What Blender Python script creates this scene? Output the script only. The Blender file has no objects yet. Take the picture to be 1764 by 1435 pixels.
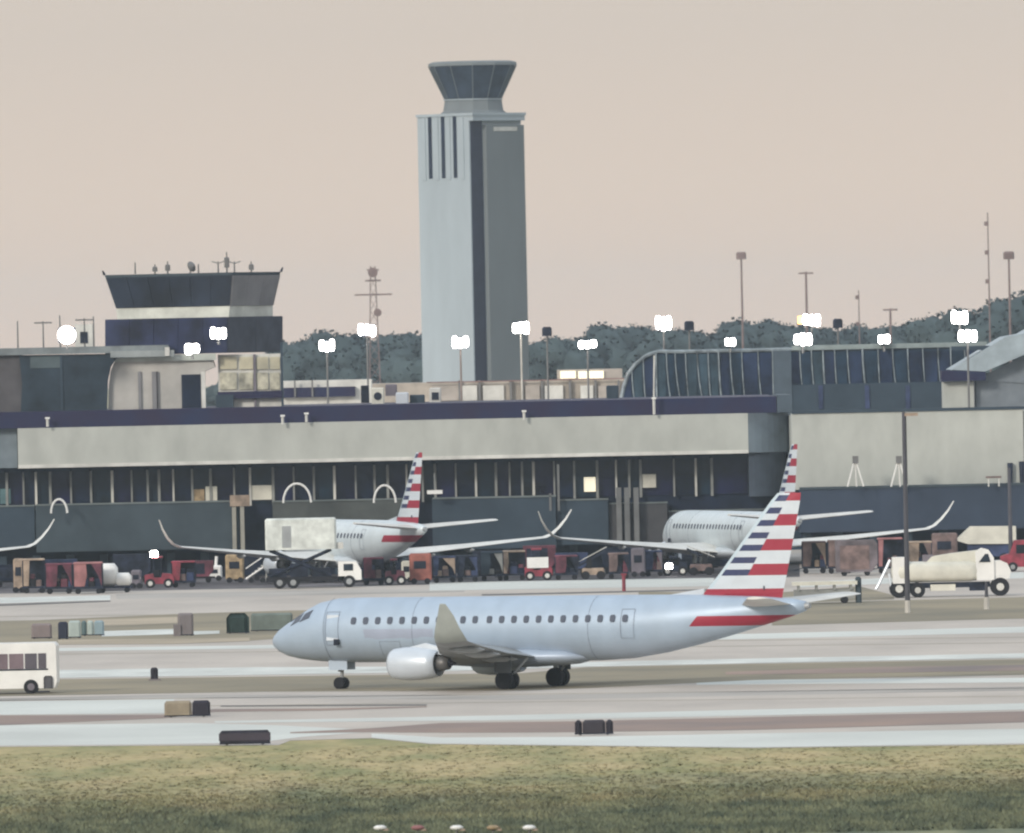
import bpy, math, random
import numpy as np
from mathutils import Vector
random.seed(7); rng = np.random.default_rng(7)
D2R = math.radians
sc = bpy.context.scene
col = sc.collection

# ------------------------------------------------------------------ camera
H, F, HZ, ROLL = 17.42, 23590.0, 117.5, D2R(1.2)      # eye height, focal length in photo pixels, horizon offset, roll
cd = bpy.data.cameras.new('camera'); cam = bpy.data.objects.new('camera', cd); col.objects.link(cam)
sc.camera = cam
cd.sensor_width = 36; cd.lens = F/1764*36; cd.clip_start = 5; cd.clip_end = 20000
from mathutils import Matrix
cam.matrix_world = Matrix.Translation((0, 0, H)) @ Matrix.Rotation(D2R(90)-HZ/F, 4, 'X') @ Matrix.Rotation(-ROLL, 4, 'Z')
cd.dof.use_dof = True; cd.dof.focus_distance = 830; cd.dof.aperture_fstop = 3.4

# ------------------------------------------------------------------ sky, sun, exposure
w = bpy.data.worlds.new('World'); sc.world = w; w.use_nodes = True
nt = w.node_tree; nt.nodes.clear(); N = nt.nodes.new; L = nt.links.new
SUN_EL, SUN_AZ = D2R(24), D2R(218)       # azimuth from +Y, clockwise: behind the camera, to the left
out = N('ShaderNodeOutputWorld'); bg = N('ShaderNodeBackground'); L(bg.outputs[0], out.inputs[0])
sky = N('ShaderNodeTexSky'); sky.sky_type = 'NISHITA'; sky.sun_disc = False
sky.sun_elevation = SUN_EL; sky.sun_rotation = SUN_AZ; sky.air_density = 1.5; sky.dust_density = 3
tc = N('ShaderNodeTexCoord'); sx = N('ShaderNodeSeparateXYZ'); L(tc.outputs['Generated'], sx.inputs[0])
rp = N('ShaderNodeValToRGB'); L(sx.outputs['Z'], rp.inputs[0])
e = rp.color_ramp.elements; e[0].position = 0.0; e[0].color = (.80,.60,.485,1); e[1].position = 1.0; e[1].color = (.70,.80,.92,1)
for p_, c_ in ((.012,(.735,.605,.505,1)), (.024,(.65,.57,.50,1)), (.12,(.68,.63,.57,1)), (.45,(.70,.74,.80,1))):
    n_ = e.new(p_); n_.color = c_
ad = N('ShaderNodeMixRGB'); ad.blend_type = 'ADD'; ad.inputs[0].default_value = 1
sm = N('ShaderNodeMixRGB'); sm.blend_type = 'MULTIPLY'; sm.inputs[0].default_value = 1; sm.inputs[2].default_value = (.012,.012,.012,1)
L(sky.outputs[0], sm.inputs[1]); L(rp.outputs[0], ad.inputs[1]); L(sm.outputs[0], ad.inputs[2])
L(ad.outputs[0], bg.inputs[0]); bg.inputs[1].default_value = 1.0
sd = bpy.data.lights.new('sun', 'SUN'); sun = bpy.data.objects.new('sun', sd); col.objects.link(sun)
sd.energy = 2.0; sd.angle = D2R(11); sd.color = (1, .92, .82)
dv = Vector((math.sin(SUN_AZ)*math.cos(SUN_EL), math.cos(SUN_AZ)*math.cos(SUN_EL), math.sin(SUN_EL)))
sun.rotation_euler = dv.to_track_quat('Z', 'Y').to_euler()
vs = sc.view_settings; vs.view_transform = 'Standard'; vs.look = 'None'; vs.exposure = 0.0; vs.gamma = 1; vs.use_curve_mapping = False
sc.cycles.pixel_filter_type = 'BLACKMAN_HARRIS'; sc.cycles.filter_width = 2.2
sc.cycles.use_denoising = True; sc.cycles.max_bounces = 6; sc.cycles.volume_bounces = 1
sc.cycles.caustics_reflective = False; sc.cycles.caustics_refractive = False

# ------------------------------------------------------------------ pixel of the photograph -> point of the place
CR, SR = math.cos(ROLL), math.sin(ROLL)
def dero(px, py):
    u, v = px-882, py-717.5
    return u*CR - v*SR, u*SR + v*CR + HZ
def P(px, py, Y):
    u, v = dero(px, py); return Vector((u/F*Y, Y, H - v/F*Y))
def G(px, py):
    u, v = dero(px, py); Y = F*H/max(v, 1); return Vector((u/F*Y, Y, 0))
def X(px, Y, py=717): return P(px, py, Y).x
def Z(px, py, Y): return P(px, py, Y).z

# ------------------------------------------------------------------ materials
MATS = {}
def mat(name, c, rough=.7, metal=0.0, vary=.12, scale=.6, stretch=(1,1,1), emit=0, bump=0, c2=None):
    if name in MATS: return MATS[name]
    m = bpy.data.materials.new(name); m.use_nodes = True; t = m.node_tree; b = t.nodes['Principled BSDF']
    b.inputs['Roughness'].default_value = rough; b.inputs['Metallic'].default_value = metal
    if emit:
        b.inputs['Base Color'].default_value = (*c, 1); b.inputs['Emission Color'].default_value = (*c, 1); b.inputs['Emission Strength'].default_value = emit
    else:
        co = t.nodes.new('ShaderNodeTexCoord'); mp = t.nodes.new('ShaderNodeMapping'); mp.inputs['Scale'].default_value = stretch
        nz = t.nodes.new('ShaderNodeTexNoise'); nz.inputs['Scale'].default_value = scale; nz.inputs['Detail'].default_value = 5
        nz.inputs['Roughness'].default_value = .6
        mx = t.nodes.new('ShaderNodeMixRGB'); cr = t.nodes.new('ShaderNodeMapRange')
        cr.inputs['From Min'].default_value = .33; cr.inputs['From Max'].default_value = .67
        d = c2 or tuple(max(0, k*(1-2*vary)) for k in c); u = c if c2 else tuple(k*(1+vary) for k in c)
        mx.inputs[1].default_value = (*d, 1); mx.inputs[2].default_value = (*u, 1)
        t.links.new(co.outputs['Object'], mp.inputs[0]); t.links.new(mp.outputs[0], nz.inputs['Vector'])
        t.links.new(nz.outputs['Fac'], cr.inputs[0]); t.links.new(cr.outputs[0], mx.inputs[0]); t.links.new(mx.outputs[0], b.inputs['Base Color'])
        if bump:
            bp = t.nodes.new('ShaderNodeBump'); bp.inputs['Strength'].default_value = bump; bp.inputs['Distance'].default_value = .05
            t.links.new(nz.outputs['Fac'], bp.inputs['Height']); t.links.new(bp.outputs[0], b.inputs['Normal'])
    if max(c) < .16: b.inputs['Specular IOR Level'].default_value = .18
    MATS[name] = m; return m

M = dict(
 wall=mat('cream_wall', (.465,.485,.45), .85, vary=.07, scale=.5, stretch=(1,1,.5)),
 trim=mat('pale_trim', (.66,.66,.62), .7),
 navy=mat('navy_fascia', (.018,.026,.075), .5, vary=.25, scale=.25, c2=(.026,.018,.05)),
 slate=mat('slate_cladding', (.042,.064,.088), .7, vary=.12, scale=.3),
 slate2=mat('slate_green', (.054,.075,.09), .7, vary=.12, scale=.3),
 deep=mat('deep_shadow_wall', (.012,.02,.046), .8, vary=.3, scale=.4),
 glass=mat('dark_glass', (.018,.028,.042), .25, vary=.35, scale=.35),
 vglass=mat('vault_glass', (.03,.058,.095), .35, vary=.3, scale=.25),
 mull=mat('mullion_metal', (.28,.29,.28), .6),
 vmull=mat('vault_rib', (.26,.31,.34), .6, vary=.35, scale=.7),
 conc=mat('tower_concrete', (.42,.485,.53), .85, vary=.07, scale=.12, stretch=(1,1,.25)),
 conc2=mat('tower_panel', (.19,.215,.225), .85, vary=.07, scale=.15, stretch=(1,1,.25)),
 cabg=mat('cab_glass', (.04,.058,.09), .3, vary=.25, scale=.5),
 lit=mat('lit_window', (1,.93,.72), emit=.55),
 lamp=mat('floodlight_glow', (1,.97,.92), emit=22),
 lampw=mat('sodium_glow', (1,.55,.18), emit=3),
 pole=mat('pole_steel', (.17,.17,.17), .6),
 polel=mat('pole_pale', (.55,.53,.48), .6),
 white=mat('white_paint', (.86,.86,.83), .45, vary=.06),
 cream=mat('cream_paint', (.72,.71,.62), .45, vary=.10),
 black=mat('black_rubber', (.02,.02,.024), .8),
 dark=mat('dark_equipment', (.02,.027,.05), .6, vary=.4, scale=1.2),
 maroon=mat('maroon_canvas', (.16,.04,.065), .8, vary=.35, scale=1),
 red=mat('red_paint', (.30,.035,.06), .5, vary=.3, scale=1),
 orange=mat('orange_paint', (.34,.11,.08), .6, vary=.25, scale=1),
 tan=mat('tan_paint', (.42,.32,.24), .7, vary=.25, scale=1),
 amber=mat('amber_paint', (.42,.31,.18), .7, vary=.25, scale=1.5),
 brown=mat('brown_canvas', (.20,.14,.13), .8, vary=.3, scale=1),
 pink=mat('faded_red', (.36,.16,.16), .8, vary=.2, scale=1),
 violet=mat('violet_grey', (.19,.17,.20), .7, vary=.15, scale=.6),
 blue=mat('blue_paint', (.05,.07,.15), .6, vary=.3),
 silver=mat('silver_paint', (.50,.60,.72), .38, .25, vary=.05, scale=.4),
 lsilver=mat('light_silver', (.62,.68,.74), .35, .2, vary=.05, scale=.5),
 wingg=mat('wing_grey', (.34,.36,.37), .45, .1, vary=.12, scale=.6),
 wingl=mat('wing_white', (.72,.72,.68), .5, 0, vary=.08, scale=.6),
 engd=mat('engine_dark', (.012,.012,.016), .6),
 green=mat('sign_green', (.025,.05,.045), .6, vary=.3),
 crown=mat('tree_leaves', (.080,.112,.115), .95, vary=.5, scale=.16, c2=(.062,.088,.092)),  # leaf colour bluish and pale, part of the haze painted in
 bark=mat('tree_bark', (.07,.055,.045), .9),
)

# ------------------------------------------------------------------ mesh helpers
class MB:
    def __init__(s): s.v = []; s.f = []
    def add(s, vs_, fs): o = len(s.v); s.v += [tuple(p) for p in vs_]; s.f += [tuple(i+o for i in f) for f in fs]; return s
    def box(s, x0, x1, y0, y1, z0, z1):
        if x0 > x1: x0, x1 = x1, x0
        if z0 > z1: z0, z1 = z1, z0
        return s.add([(x0,y0,z0),(x1,y0,z0),(x1,y1,z0),(x0,y1,z0),(x0,y0,z1),(x1,y0,z1),(x1,y1,z1),(x0,y1,z1)],
                     [(0,3,2,1),(4,5,6,7),(0,1,5,4),(1,2,6,5),(2,3,7,6),(3,0,4,7)])
    def loft(s, rings, cap=True):
        n = len(rings[0]); vv = [p for r in rings for p in r]; ff = []
        for i in range(len(rings)-1):
            for j in range(n):
                k = (j+1) % n; ff.append((i*n+j, i*n+k, (i+1)*n+k, (i+1)*n+j))
        if cap: ff.append(tuple(range(n))[::-1]); ff.append(tuple((len(rings)-1)*n+j for j in range(n)))
        return s.add(vv, ff)
    def tube(s, p0, p1, r0, r1=None, n=8):
        p0, p1 = Vector(p0), Vector(p1); r1 = r0 if r1 is None else r1; d = (p1-p0).normalized()
        a = d.orthogonal().normalized(); b = d.cross(a)
        R = [[p+(a*math.cos(t)+b*math.sin(t))*r for t in [2*math.pi*k/n for k in range(n)]] for p, r in ((p0,r0),(p1,r1))]
        return s.loft(R)
    def path(s, pts, r, n=6):
        for a, b in zip(pts, pts[1:]): s.tube(a, b, r, r, n)
        return s
    def prism(s, pts, y0, y1):          # outline in x,z extruded along y
        return s.loft([[(x, y0, z) for x, z in pts], [(x, y1, z) for x, z in pts]])
    def bevbox(s, x0, x1, y0, y1, z0, z1, b):   # box with chamfered upper edges and corners
        def r(i, z): return [(x0+i,y0+b,z),(x0+b,y0+i,z),(x1-b,y0+i,z),(x1-i,y0+b,z),(x1-i,y1-b,z),(x1-b,y1-i,z),(x0+b,y1-i,z),(x0+i,y1-b,z)]
        return s.loft([r(0, z0), r(0, z1-b), r(b*.85, z1)])
    def build(s, name, m, parent=None, smooth=False, world=False, label=None):
        off = Vector()
        if world and parent is not None:
            q = parent
            while q is not None: off += q.location; q = q.parent
        me = bpy.data.meshes.new(name); me.from_pydata([(x-off.x, y-off.y, z-off.z) for x, y, z in s.v], [], s.f)
        me.materials.append(m)
        if smooth: me.shade_smooth(); 
        me.update()
        o = bpy.data.objects.new(name, me); col.objects.link(o); o.parent = parent
        if label: o['label'] = label
        return o
def smooth_angle(o, deg=40):
    me = o.data
    if hasattr(me, 'set_sharp_from_angle'): me.shade_smooth(); me.set_sharp_from_angle(angle=D2R(deg))
def tag(o, label, cat, group=None, kind=None):
    if label: o['label'] = label
    if cat: o['category'] = cat
    if group: o['group'] = group
    if kind: o['kind'] = kind
    return o
def thing(name, loc, label, cat, group=None, rz=0):
    o = bpy.data.objects.new(name, None); col.objects.link(o); o.location = loc; o.rotation_euler.z = rz
    o.empty_display_size = .5
    return tag(o, label, cat, group)
def kids(o): return [c for c in bpy.data.objects if c.parent is o]
KID = {}
def copy_tree(o, parent=None):
    if not KID:
        for c in bpy.data.objects:
            if c.parent: KID.setdefault(c.parent.name, []).append(c)
    def rec(o, p):
        c = o.copy(); col.objects.link(c)
        if p is not None: c.parent = p
        for ch in [k for k in KIDS(o)]: rec(ch, c)
        return c
    return rec(o, parent)
def KIDS(o): return list(o.children)
def struct(o): o['kind'] = 'structure'; return o

# ------------------------------------------------------------------ ground
def sheet(name, quad, z, m):
    v = [(p.x, p.y, z) for p in quad]; return struct(MB().add(v, [tuple(range(len(v)))]).build(name, m))
def grass_mat():
    m = bpy.data.materials.new('field_grass'); m.use_nodes = True; t = m.node_tree; b = t.nodes['Principled BSDF']; b.inputs['Roughness'].default_value = 1
    n = t.nodes.new; l = t.links.new
    g = n('ShaderNodeNewGeometry'); mp = n('ShaderNodeMapping'); mp.inputs['Scale'].default_value = (.22,.055,.0); l(g.outputs['Position'], mp.inputs[0])
    nz = n('ShaderNodeTexNoise'); nz.inputs['Scale'].default_value = 1; nz.inputs['Detail'].default_value = 6; nz.inputs['Roughness'].default_value = .62; l(mp.outputs[0], nz.inputs['Vector'])
    r = n('ShaderNodeValToRGB'); l(nz.outputs['Fac'], r.inputs[0]); e = r.color_ramp.elements
    e[0].position = .36; e[0].color = (.27,.27,.115,1); e[1].position = .64; e[1].color = (.50,.40,.20,1)
    k = e.new(.48); k.color = (.38,.33,.15,1)
    # rank green weeds in the near part of the field: their edge wanders
    sx_ = n('ShaderNodeSeparateXYZ'); l(g.outputs['Position'], sx_.inputs[0])
    mp2 = n('ShaderNodeMapping'); mp2.inputs['Scale'].default_value = (.13,.05,0); mp2.inputs['Location'].default_value = (11.3, 4.1, 0); l(g.outputs['Position'], mp2.inputs[0])
    n2 = n('ShaderNodeTexNoise'); n2.inputs['Scale'].default_value = 1; n2.inputs['Detail'].default_value = 4; l(mp2.outputs[0], n2.inputs['Vector'])
    a = n('ShaderNodeMath'); a.operation = 'MULTIPLY_ADD'; a.inputs[1].default_value = 95; l(n2.outputs['Fac'], a.inputs[0])
    a.inputs[2].default_value = 528-48; s = n('ShaderNodeMath'); s.operation = 'SUBTRACT'; l(a.outputs[0], s.inputs[0]); l(sx_.outputs['Y'], s.inputs[1])
    mr = n('ShaderNodeMapRange'); mr.inputs['From Min'].default_value = -34; mr.inputs['From Max'].default_value = 16; l(s.outputs[0], mr.inputs[0])
    mx = n('ShaderNodeMixRGB'); l(mr.outputs[0], mx.inputs[0]); l(r.outputs[0], mx.inputs[1])
    n3 = n('ShaderNodeTexNoise'); n3.inputs['Scale'].default_value = 2.2; n3.inputs['Detail'].default_value = 5; l(mp.outputs[0], n3.inputs['Vector'])
    r2 = n('ShaderNodeValToRGB'); l(n3.outputs['Fac'], r2.inputs[0]); e2 = r2.color_ramp.elements
    e2[0].position = .36; e2[0].color = (.10,.125,.075,1); e2[1].position = .66; e2[1].color = (.27,.28,.15,1)
    l(r2.outputs[0], mx.inputs[2])
    mp5 = n('ShaderNodeMapping'); mp5.inputs['Scale'].default_value = (1.1,.30,0); l(g.outputs['Position'], mp5.inputs[0])
    n5 = n('ShaderNodeTexNoise'); n5.inputs['Scale'].default_value = 1; n5.inputs['Detail'].default_value = 6; n5.inputs['Roughness'].default_value = .7; l(mp5.outputs[0], n5.inputs['Vector'])
    m5 = n('ShaderNodeMapRange'); m5.inputs['From Min'].default_value = .32; m5.inputs['From Max'].default_value = .68; m5.inputs['To Min'].default_value = .78; m5.inputs['To Max'].default_value = 1.12; l(n5.outputs['Fac'], m5.inputs[0])
    u5 = n('ShaderNodeMixRGB'); u5.blend_type = 'MULTIPLY'; u5.inputs[0].default_value = 1; l(mx.outputs[0], u5.inputs[1]); l(m5.outputs[0], u5.inputs[2])
    l(u5.outputs[0], b.inputs['Base Color']); return m
M['field'] = grass_mat()
M['concrete'] = mat('apron_concrete', (.53,.475,.415), .8, vary=.09, scale=1, stretch=(.09,.035,1))
M['pale'] = mat('pale_concrete', (.64,.66,.61), .75, vary=.08, scale=1, stretch=(.06,.04,1))
M['stripg'] = mat('dry_strip_grass', (.34,.285,.19), .95, vary=.16, scale=1, stretch=(.06,.05,1), c2=(.20,.18,.13))
M['brownstrip'] = mat('brown_strip', (.35,.25,.20), .95, vary=.2, scale=1, stretch=(.07,.06,1), c2=(.20,.165,.155))
M['line'] = mat('white_line_paint', (.68,.70,.65), .7, vary=.14, scale=1, stretch=(.2,.1,1))
M['tar'] = mat('dark_joint', (.16,.15,.14), .9)
M['far'] = mat('far_ground', (.14,.15,.11), 1, vary=.2, scale=.01)

struct(MB().add([(-4200,40,0),(4200,40,0),(4200,7500,0),(-4200,7500,0)], [(0,1,2,3)]).build('field', M['field']))
def band(name, pts_top, pts_bot, z, m):        # pavement band between two wavering edges given in the photograph, left to right
    return sheet(name, [G(*p) for p in pts_bot] + [G(*p) for p in reversed(pts_top)], z, m)
e0 = [(-1500,1315),(0,1287),(240,1285),(480,1284),(500,1276),(640,1272),(740,1282),(882,1284),(1300,1289),(1764,1283),(3200,1268)]
apr = [G(*p) for p in e0]
v = [(p.x, p.y, .010) for p in apr] + [(300, 1420, .010), (-300, 1420, .010)]
struct(MB().add(v, [tuple(range(len(v)))]).build('apron', M['concrete']))
struct(MB().add([(-3000,1421,.01),(3000,1421,.01),(3000,2150,.01),(-3000,2150,.01)], [(0,1,2,3)]).build('landside_ground', M['far']))
# shoulders, infield strips and markings, near to far
band('shoulder', [(-900,1265),(0,1250),(330,1246),(480,1250),(640,1258)], [(-900,1301),(0,1285),(240,1283),(440,1280),(520,1270),(640,1261)], .014, M['pale'])
band('shoulder', [(640,1264),(760,1271),(1000,1270),(1300,1264),(1764,1256),(2700,1240)], [(640,1271),(740,1281),(882,1283),(1300,1288),(1764,1281),(2700,1266)], .014, M['pale'])
band('infield_strip', [(500,1262),(640,1255),(760,1246),(990,1243),(1300,1236),(1764,1226),(2700,1210)], [(500,1264),(640,1262),(760,1263),(990,1262),(1300,1258),(1764,1245),(2700,1225)], .018, M['brownstrip'])
band('infield_strip', [(-900,1244),(0,1233),(280,1232),(370,1222),(550,1221),(735,1217)], [(-900,1262),(0,1250),(280,1238),(370,1227),(550,1225),(735,1219)], .018, M['brownstrip'])
band('taxiway_edge', [(-900,1225),(0,1209),(300,1205)], [(-900,1244),(0,1232),(300,1229)], .016, M['pale'])
band('taxiway_edge', [(370,1243),(900,1232),(1300,1223),(1764,1212),(2700,1196)], [(370,1246),(900,1241),(1300,1233),(1764,1223),(2700,1208)], .016, M['pale'])
band('infield_strip', [(-900,1185),(0,1172),(450,1166),(900,1160),(1010,1150),(1300,1144),(1764,1136),(2700,1122)], [(-900,1215),(0,1200),(450,1192),(900,1190),(1010,1186),(1300,1172),(1764,1163),(2700,1148)], .018, M['stripg'])
band('infield_edge', [(1250,1158),(1500,1150),(1764,1146),(2700,1130)], [(1250,1163),(1500,1160),(1764,1156),(2700,1141)], .026, M['brownstrip'])
band('painted_line', [(-900,1166),(0,1156),(450,1150),(700,1149),(1010,1141),(1300,1135),(1764,1126),(2700,1110)], [(-900,1181),(0,1170),(450,1163),(700,1159),(1010,1149),(1300,1143),(1764,1134),(2700,1118)], .022, M['line'])
band('infield_strip', [(-900,1085),(0,1070),(60,1069),(330,1057),(500,1052),(800,1049)], [(-900,1128),(0,1109),(200,1106),(420,1105),(520,1098),(800,1090)], .018, M['stripg'])
band('painted_line', [(175,1088),(300,1084)], [(175,1097),(304,1093)], .024, M['line'])
band('painted_line', [(330,1088),(378,1087)], [(332,1094),(378,1092)], .024, M['pale'])
band('infield_strip', [(1330,1042),(1480,1036),(1764,1029),(2700,1010)], [(1330,1078),(1500,1073),(1764,1066),(2700,1046)], .018, M['stripg'])
band('painted_line', [(-900,1045),(0,1030),(190,1026)], [(-900,1055),(0,1040),(190,1034)], .020, M['line'])
band('painted_line', [(-900,1056),(0,1041),(190,1035)], [(-900,1060),(0,1044.5),(190,1037)], .024, M['tar'])
band('painted_line', [(740,1004),(1230,996)], [(740,1018),(1230,1010)], .018, M['pale'])
band('expansion_joint', [(830,1024),(1230,1015)], [(830,1026.5),(1230,1017.5)], .024, M['tar'])
band('expansion_joint', [(380,1216),(735,1214)], [(380,1218),(735,1216)], .024, M['tar'])
for i, (y0_, y1_) in enumerate(((1112,1103),(1123,1112),(1202,1190),(1215,1204),(1056,1049))):
    band('expansion_joint', [(-900,y0_+16),(2700,y1_-16)], [(-900,y0_+16.7),(2700,y1_-15.3)], .012, M['stripg'])

M['tanstrip'] = mat('tan_strip', (.46,.385,.28), .95, vary=.12, scale=1, stretch=(.06,.05,1))
M['stain'] = mat('tyre_stained_concrete', (.43,.40,.36), .85, vary=.15, scale=1, stretch=(.05,.05,1))
M['stand'] = mat('stand_dark_ground', (.13,.12,.125), .85, vary=.35, scale=1, stretch=(.12,.06,1))
g1_, g2_ = G(-300,1004), G(1372,985)
struct(MB().add([(-60,1016,.013),(X(1372,1016),1016,.013),(X(1372,1074),1074,.013),(-60,1074,.013)], [(0,1,2,3)]).build('aircraft_stand', M['stand']))  # darker sheet laid over the apron from the vehicle row to the concourse
band('infield_edge', [(100,1103),(300,1101),(430,1099)], [(100,1111),(300,1110),(430,1105)], .026, M['tanstrip'])
band('infield_edge', [(150,1068),(230,1066),(310,1063)], [(150,1079),(230,1077),(310,1074)], .026, M['tanstrip'])
band('worn_lane', [(-900,1132),(0,1118),(440,1112),(1300,1092),(1764,1080),(2700,1062)], [(-900,1137),(0,1123),(440,1118),(1300,1101),(1764,1090),(2700,1071)], .014, M['pale'])
band('worn_lane', [(1200,1172),(1764,1168),(2700,1152)], [(1200,1180),(1764,1176),(2700,1160)], .014, M['pale'])
band('worn_lane', [(-900,1222),(300,1197),(900,1198),(1764,1183),(2700,1166)], [(-900,1224),(300,1203),(900,1206),(1764,1190),(2700,1173)], .012, M['stain'])
band('worn_lane', [(200,1024),(520,1018),(800,1014)], [(200,1032),(520,1026),(800,1020)], .012, M['stain'])
band('worn_lane', [(1375,1003),(1764,985)], [(1375,1012),(1764,996)], .012, M['pale'])
band('infield_strip', [(1100,1020),(1330,1022),(1480,1010),(1540,1026)], [(1100,1030),(1330,1041),(1480,1035),(1540,1033)], .017, M['stripg'])

# near grass as real tufts
def grass():
    n = 64000
    Y = 486 + 118*rng.random(n)**1.15; Xs = (rng.random(n)-.5)*(Y*.112)
    e1x = [G(*p) for p in e0]
    lim = np.interp(Xs, [p.x for p in e1x], [p.y for p in e1x]) - .3
    k = (Y < lim) & (rng.random(n) < np.interp(Y, [535,570], [1,.25])); Y = Y[k]; Xs = Xs[k]; n = len(Y)
    hgt = (.06+.10*rng.random(n)) * np.interp(Y, [500,518,545,600], [1.5,1.2,.28,.2])
    V = np.zeros((n, 3, 3, 3)); an = rng.random((n,3))*math.pi*2
    wd = .05+.07*rng.random((n,3))
    bx = Xs[:,None]+rng.normal(0,.08,(n,3)); by = Y[:,None]+rng.normal(0,.08,(n,3))
    V[:,:,0,0] = bx-wd*np.cos(an); V[:,:,0,1] = by-wd*np.sin(an)
    V[:,:,1,0] = bx+wd*np.cos(an); V[:,:,1,1] = by+wd*np.sin(an)
    V[:,:,2,0] = bx+rng.normal(0,.07,(n,3)); V[:,:,2,1] = by+rng.normal(0,.07,(n,3)); V[:,:,2,2] = hgt[:,None]*(.7+.6*rng.random((n,3)))
    V = V.reshape(-1,3,3); g = np.cross(V[:,1]-V[:,0], V[:,2]-V[:,0]); fl = g[:,1] > 0; V[fl] = V[fl][:, [1,0,2]]
    V = V.reshape(-1,3); me = bpy.data.meshes.new('grass'); T = len(V)//3
    me.vertices.add(len(V)); me.vertices.foreach_set('co', V.ravel())
    me.loops.add(len(V)); me.loops.foreach_set('vertex_index', np.arange(len(V), dtype=np.int32))
    me.polygons.add(T); me.polygons.foreach_set('loop_start', np.arange(0, 3*T, 3, dtype=np.int32)); me.polygons.foreach_set('loop_total', np.full(T, 3, dtype=np.int32))
    me.update(); me.shade_smooth(); nn = rng.normal(0,.22,(len(V),3))+[0,0,1]; nn /= np.linalg.norm(nn,axis=1)[:,None]; me.normals_split_custom_set_from_vertices(nn.tolist()); me.materials.append(M['field']); o = bpy.data.objects.new('grass', me); col.objects.link(o)
    tag(o, 'dry olive grass with darker green weeds at the bottom of the view', 'grass', kind='stuff')
grass()

# ------------------------------------------------------------------ trees
def leafmesh(name, R, Hc, Zc, clumps, per, size, seed):
    r = np.random.default_rng(seed); pts = []; cores = []
    for c in range(clumps):
        th = r.random()*2*math.pi; ph = math.acos(1-1.75*r.random()); q = .30+.55*r.random()
        cx, cy, cz = R*q*math.sin(ph)*math.cos(th), R*q*math.sin(ph)*math.sin(th), Zc+Hc*q*math.cos(ph)
        rr = R*(.20+.16*r.random())
        d = r.normal(0, 1, (per, 3)); d /= np.linalg.norm(d, axis=1)[:,None]; d *= rr*(.35+.7*r.random((per,1)))
        pts.append(d+[cx, cy, cz]); cores.append((cx, cy, cz, rr*.80))
    pts = np.concatenate(pts); n = len(pts)
    u = r.normal(0,1,(n,3)); u /= np.linalg.norm(u,axis=1)[:,None]; v_ = np.cross(u, r.normal(0,1,(n,3))); v_ /= np.linalg.norm(v_,axis=1)[:,None]
    s_ = size*(.6+.8*r.random((n,1)))
    V = np.stack([pts-u*s_, pts+v_*s_*.8, pts+u*s_, pts-v_*s_*.8], 1).reshape(-1,3)
    o1 = pts-np.array([0,0,Zc-Hc*.4]); V4 = V.reshape(-1,4,3); g = np.cross(V4[:,1]-V4[:,0], V4[:,2]-V4[:,0]); fl = (g*o1).sum(1) < 0; V4[fl] = V4[fl][:, ::-1]; V = V4.reshape(-1,3)
    fs = [(4*i,4*i+1,4*i+2,4*i+3) for i in range(n)]; vl = V.tolist(); nc = []
    for cx, cy, cz, cr_ in cores:      # leafy inner mass of each bough
        b0 = len(vl)
        for a_ in range(7):
            for b_ in range(8):
                ph, th = math.pi*a_/6, 2*math.pi*b_/8; q = cr_*(.85+.3*r.random()); vl.append([cx+q*math.sin(ph)*math.cos(th), cy+q*math.sin(ph)*math.sin(th), cz+q*math.cos(ph)]); nc.append(vl[-1])
        for a_ in range(6):
            for b_ in range(8): fs.append((b0+a_*8+b_, b0+(a_+1)*8+b_, b0+(a_+1)*8+(b_+1)%8, b0+a_*8+(b_+1)%8))
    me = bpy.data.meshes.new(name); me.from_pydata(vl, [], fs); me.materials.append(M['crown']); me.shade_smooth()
    nn = np.concatenate([np.repeat(o1, 4, 0), np.array(nc)-np.array([0,0,Zc-Hc*.4])]); nn /= np.linalg.norm(nn,axis=1)[:,None]; me.normals_split_custom_set_from_vertices(nn.tolist()); return me
crowns = [leafmesh('crown', 4.6+.5*k, 4.6+.7*(k % 3), 8.0, 26+3*k, 280, .17, 40+k) for k in range(4)]
def trunkmesh():
    b = MB().tube((0,0,0),(0.1,0,5.2),.38,.24)
    for k in range(5):
        t = k*1.3; b.tube((.1,0,4.2+.3*k), (2.6*math.cos(t), 2.6*math.sin(t), 8+.6*k), .16, .05, 6)
    o = b.build('trunk', M['bark']); me = o.data; bpy.data.objects.remove(o); return me
trunk_me = trunkmesh()
TL = [('broad leafy tree %s', )]
tree_spots = []
prof = [(487,592),(520,586),(556,570),(600,573),(640,583),(690,567),(728,573),(790,580),(860,590),(925,590),(965,588),(1000,579),(1032,567),(1080,559),(1122,566),(1160,568),(1220,571),(1258,558),(1290,550),(1335,560),(1390,570),(1440,562),(1490,562),(1545,560),(1600,562),(1640,562),(1675,530),(1705,520),(1750,512),(1790,508),(1830,520)]
def tree_top(px): return float(np.interp(px, [a for a,_ in prof], [b for _,b in prof]))
i = 0; cnt = {}
ORD = 'first second third fourth fifth sixth seventh eighth ninth tenth eleventh twelfth thirteenth fourteenth fifteenth sixteenth seventeenth eighteenth'.split()
where = ['left of the pale tower','left of the pale tower','behind the tower base','right of the tower','above the glass vault','above the glass vault','behind the sloping roof shed']
px = 478
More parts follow.
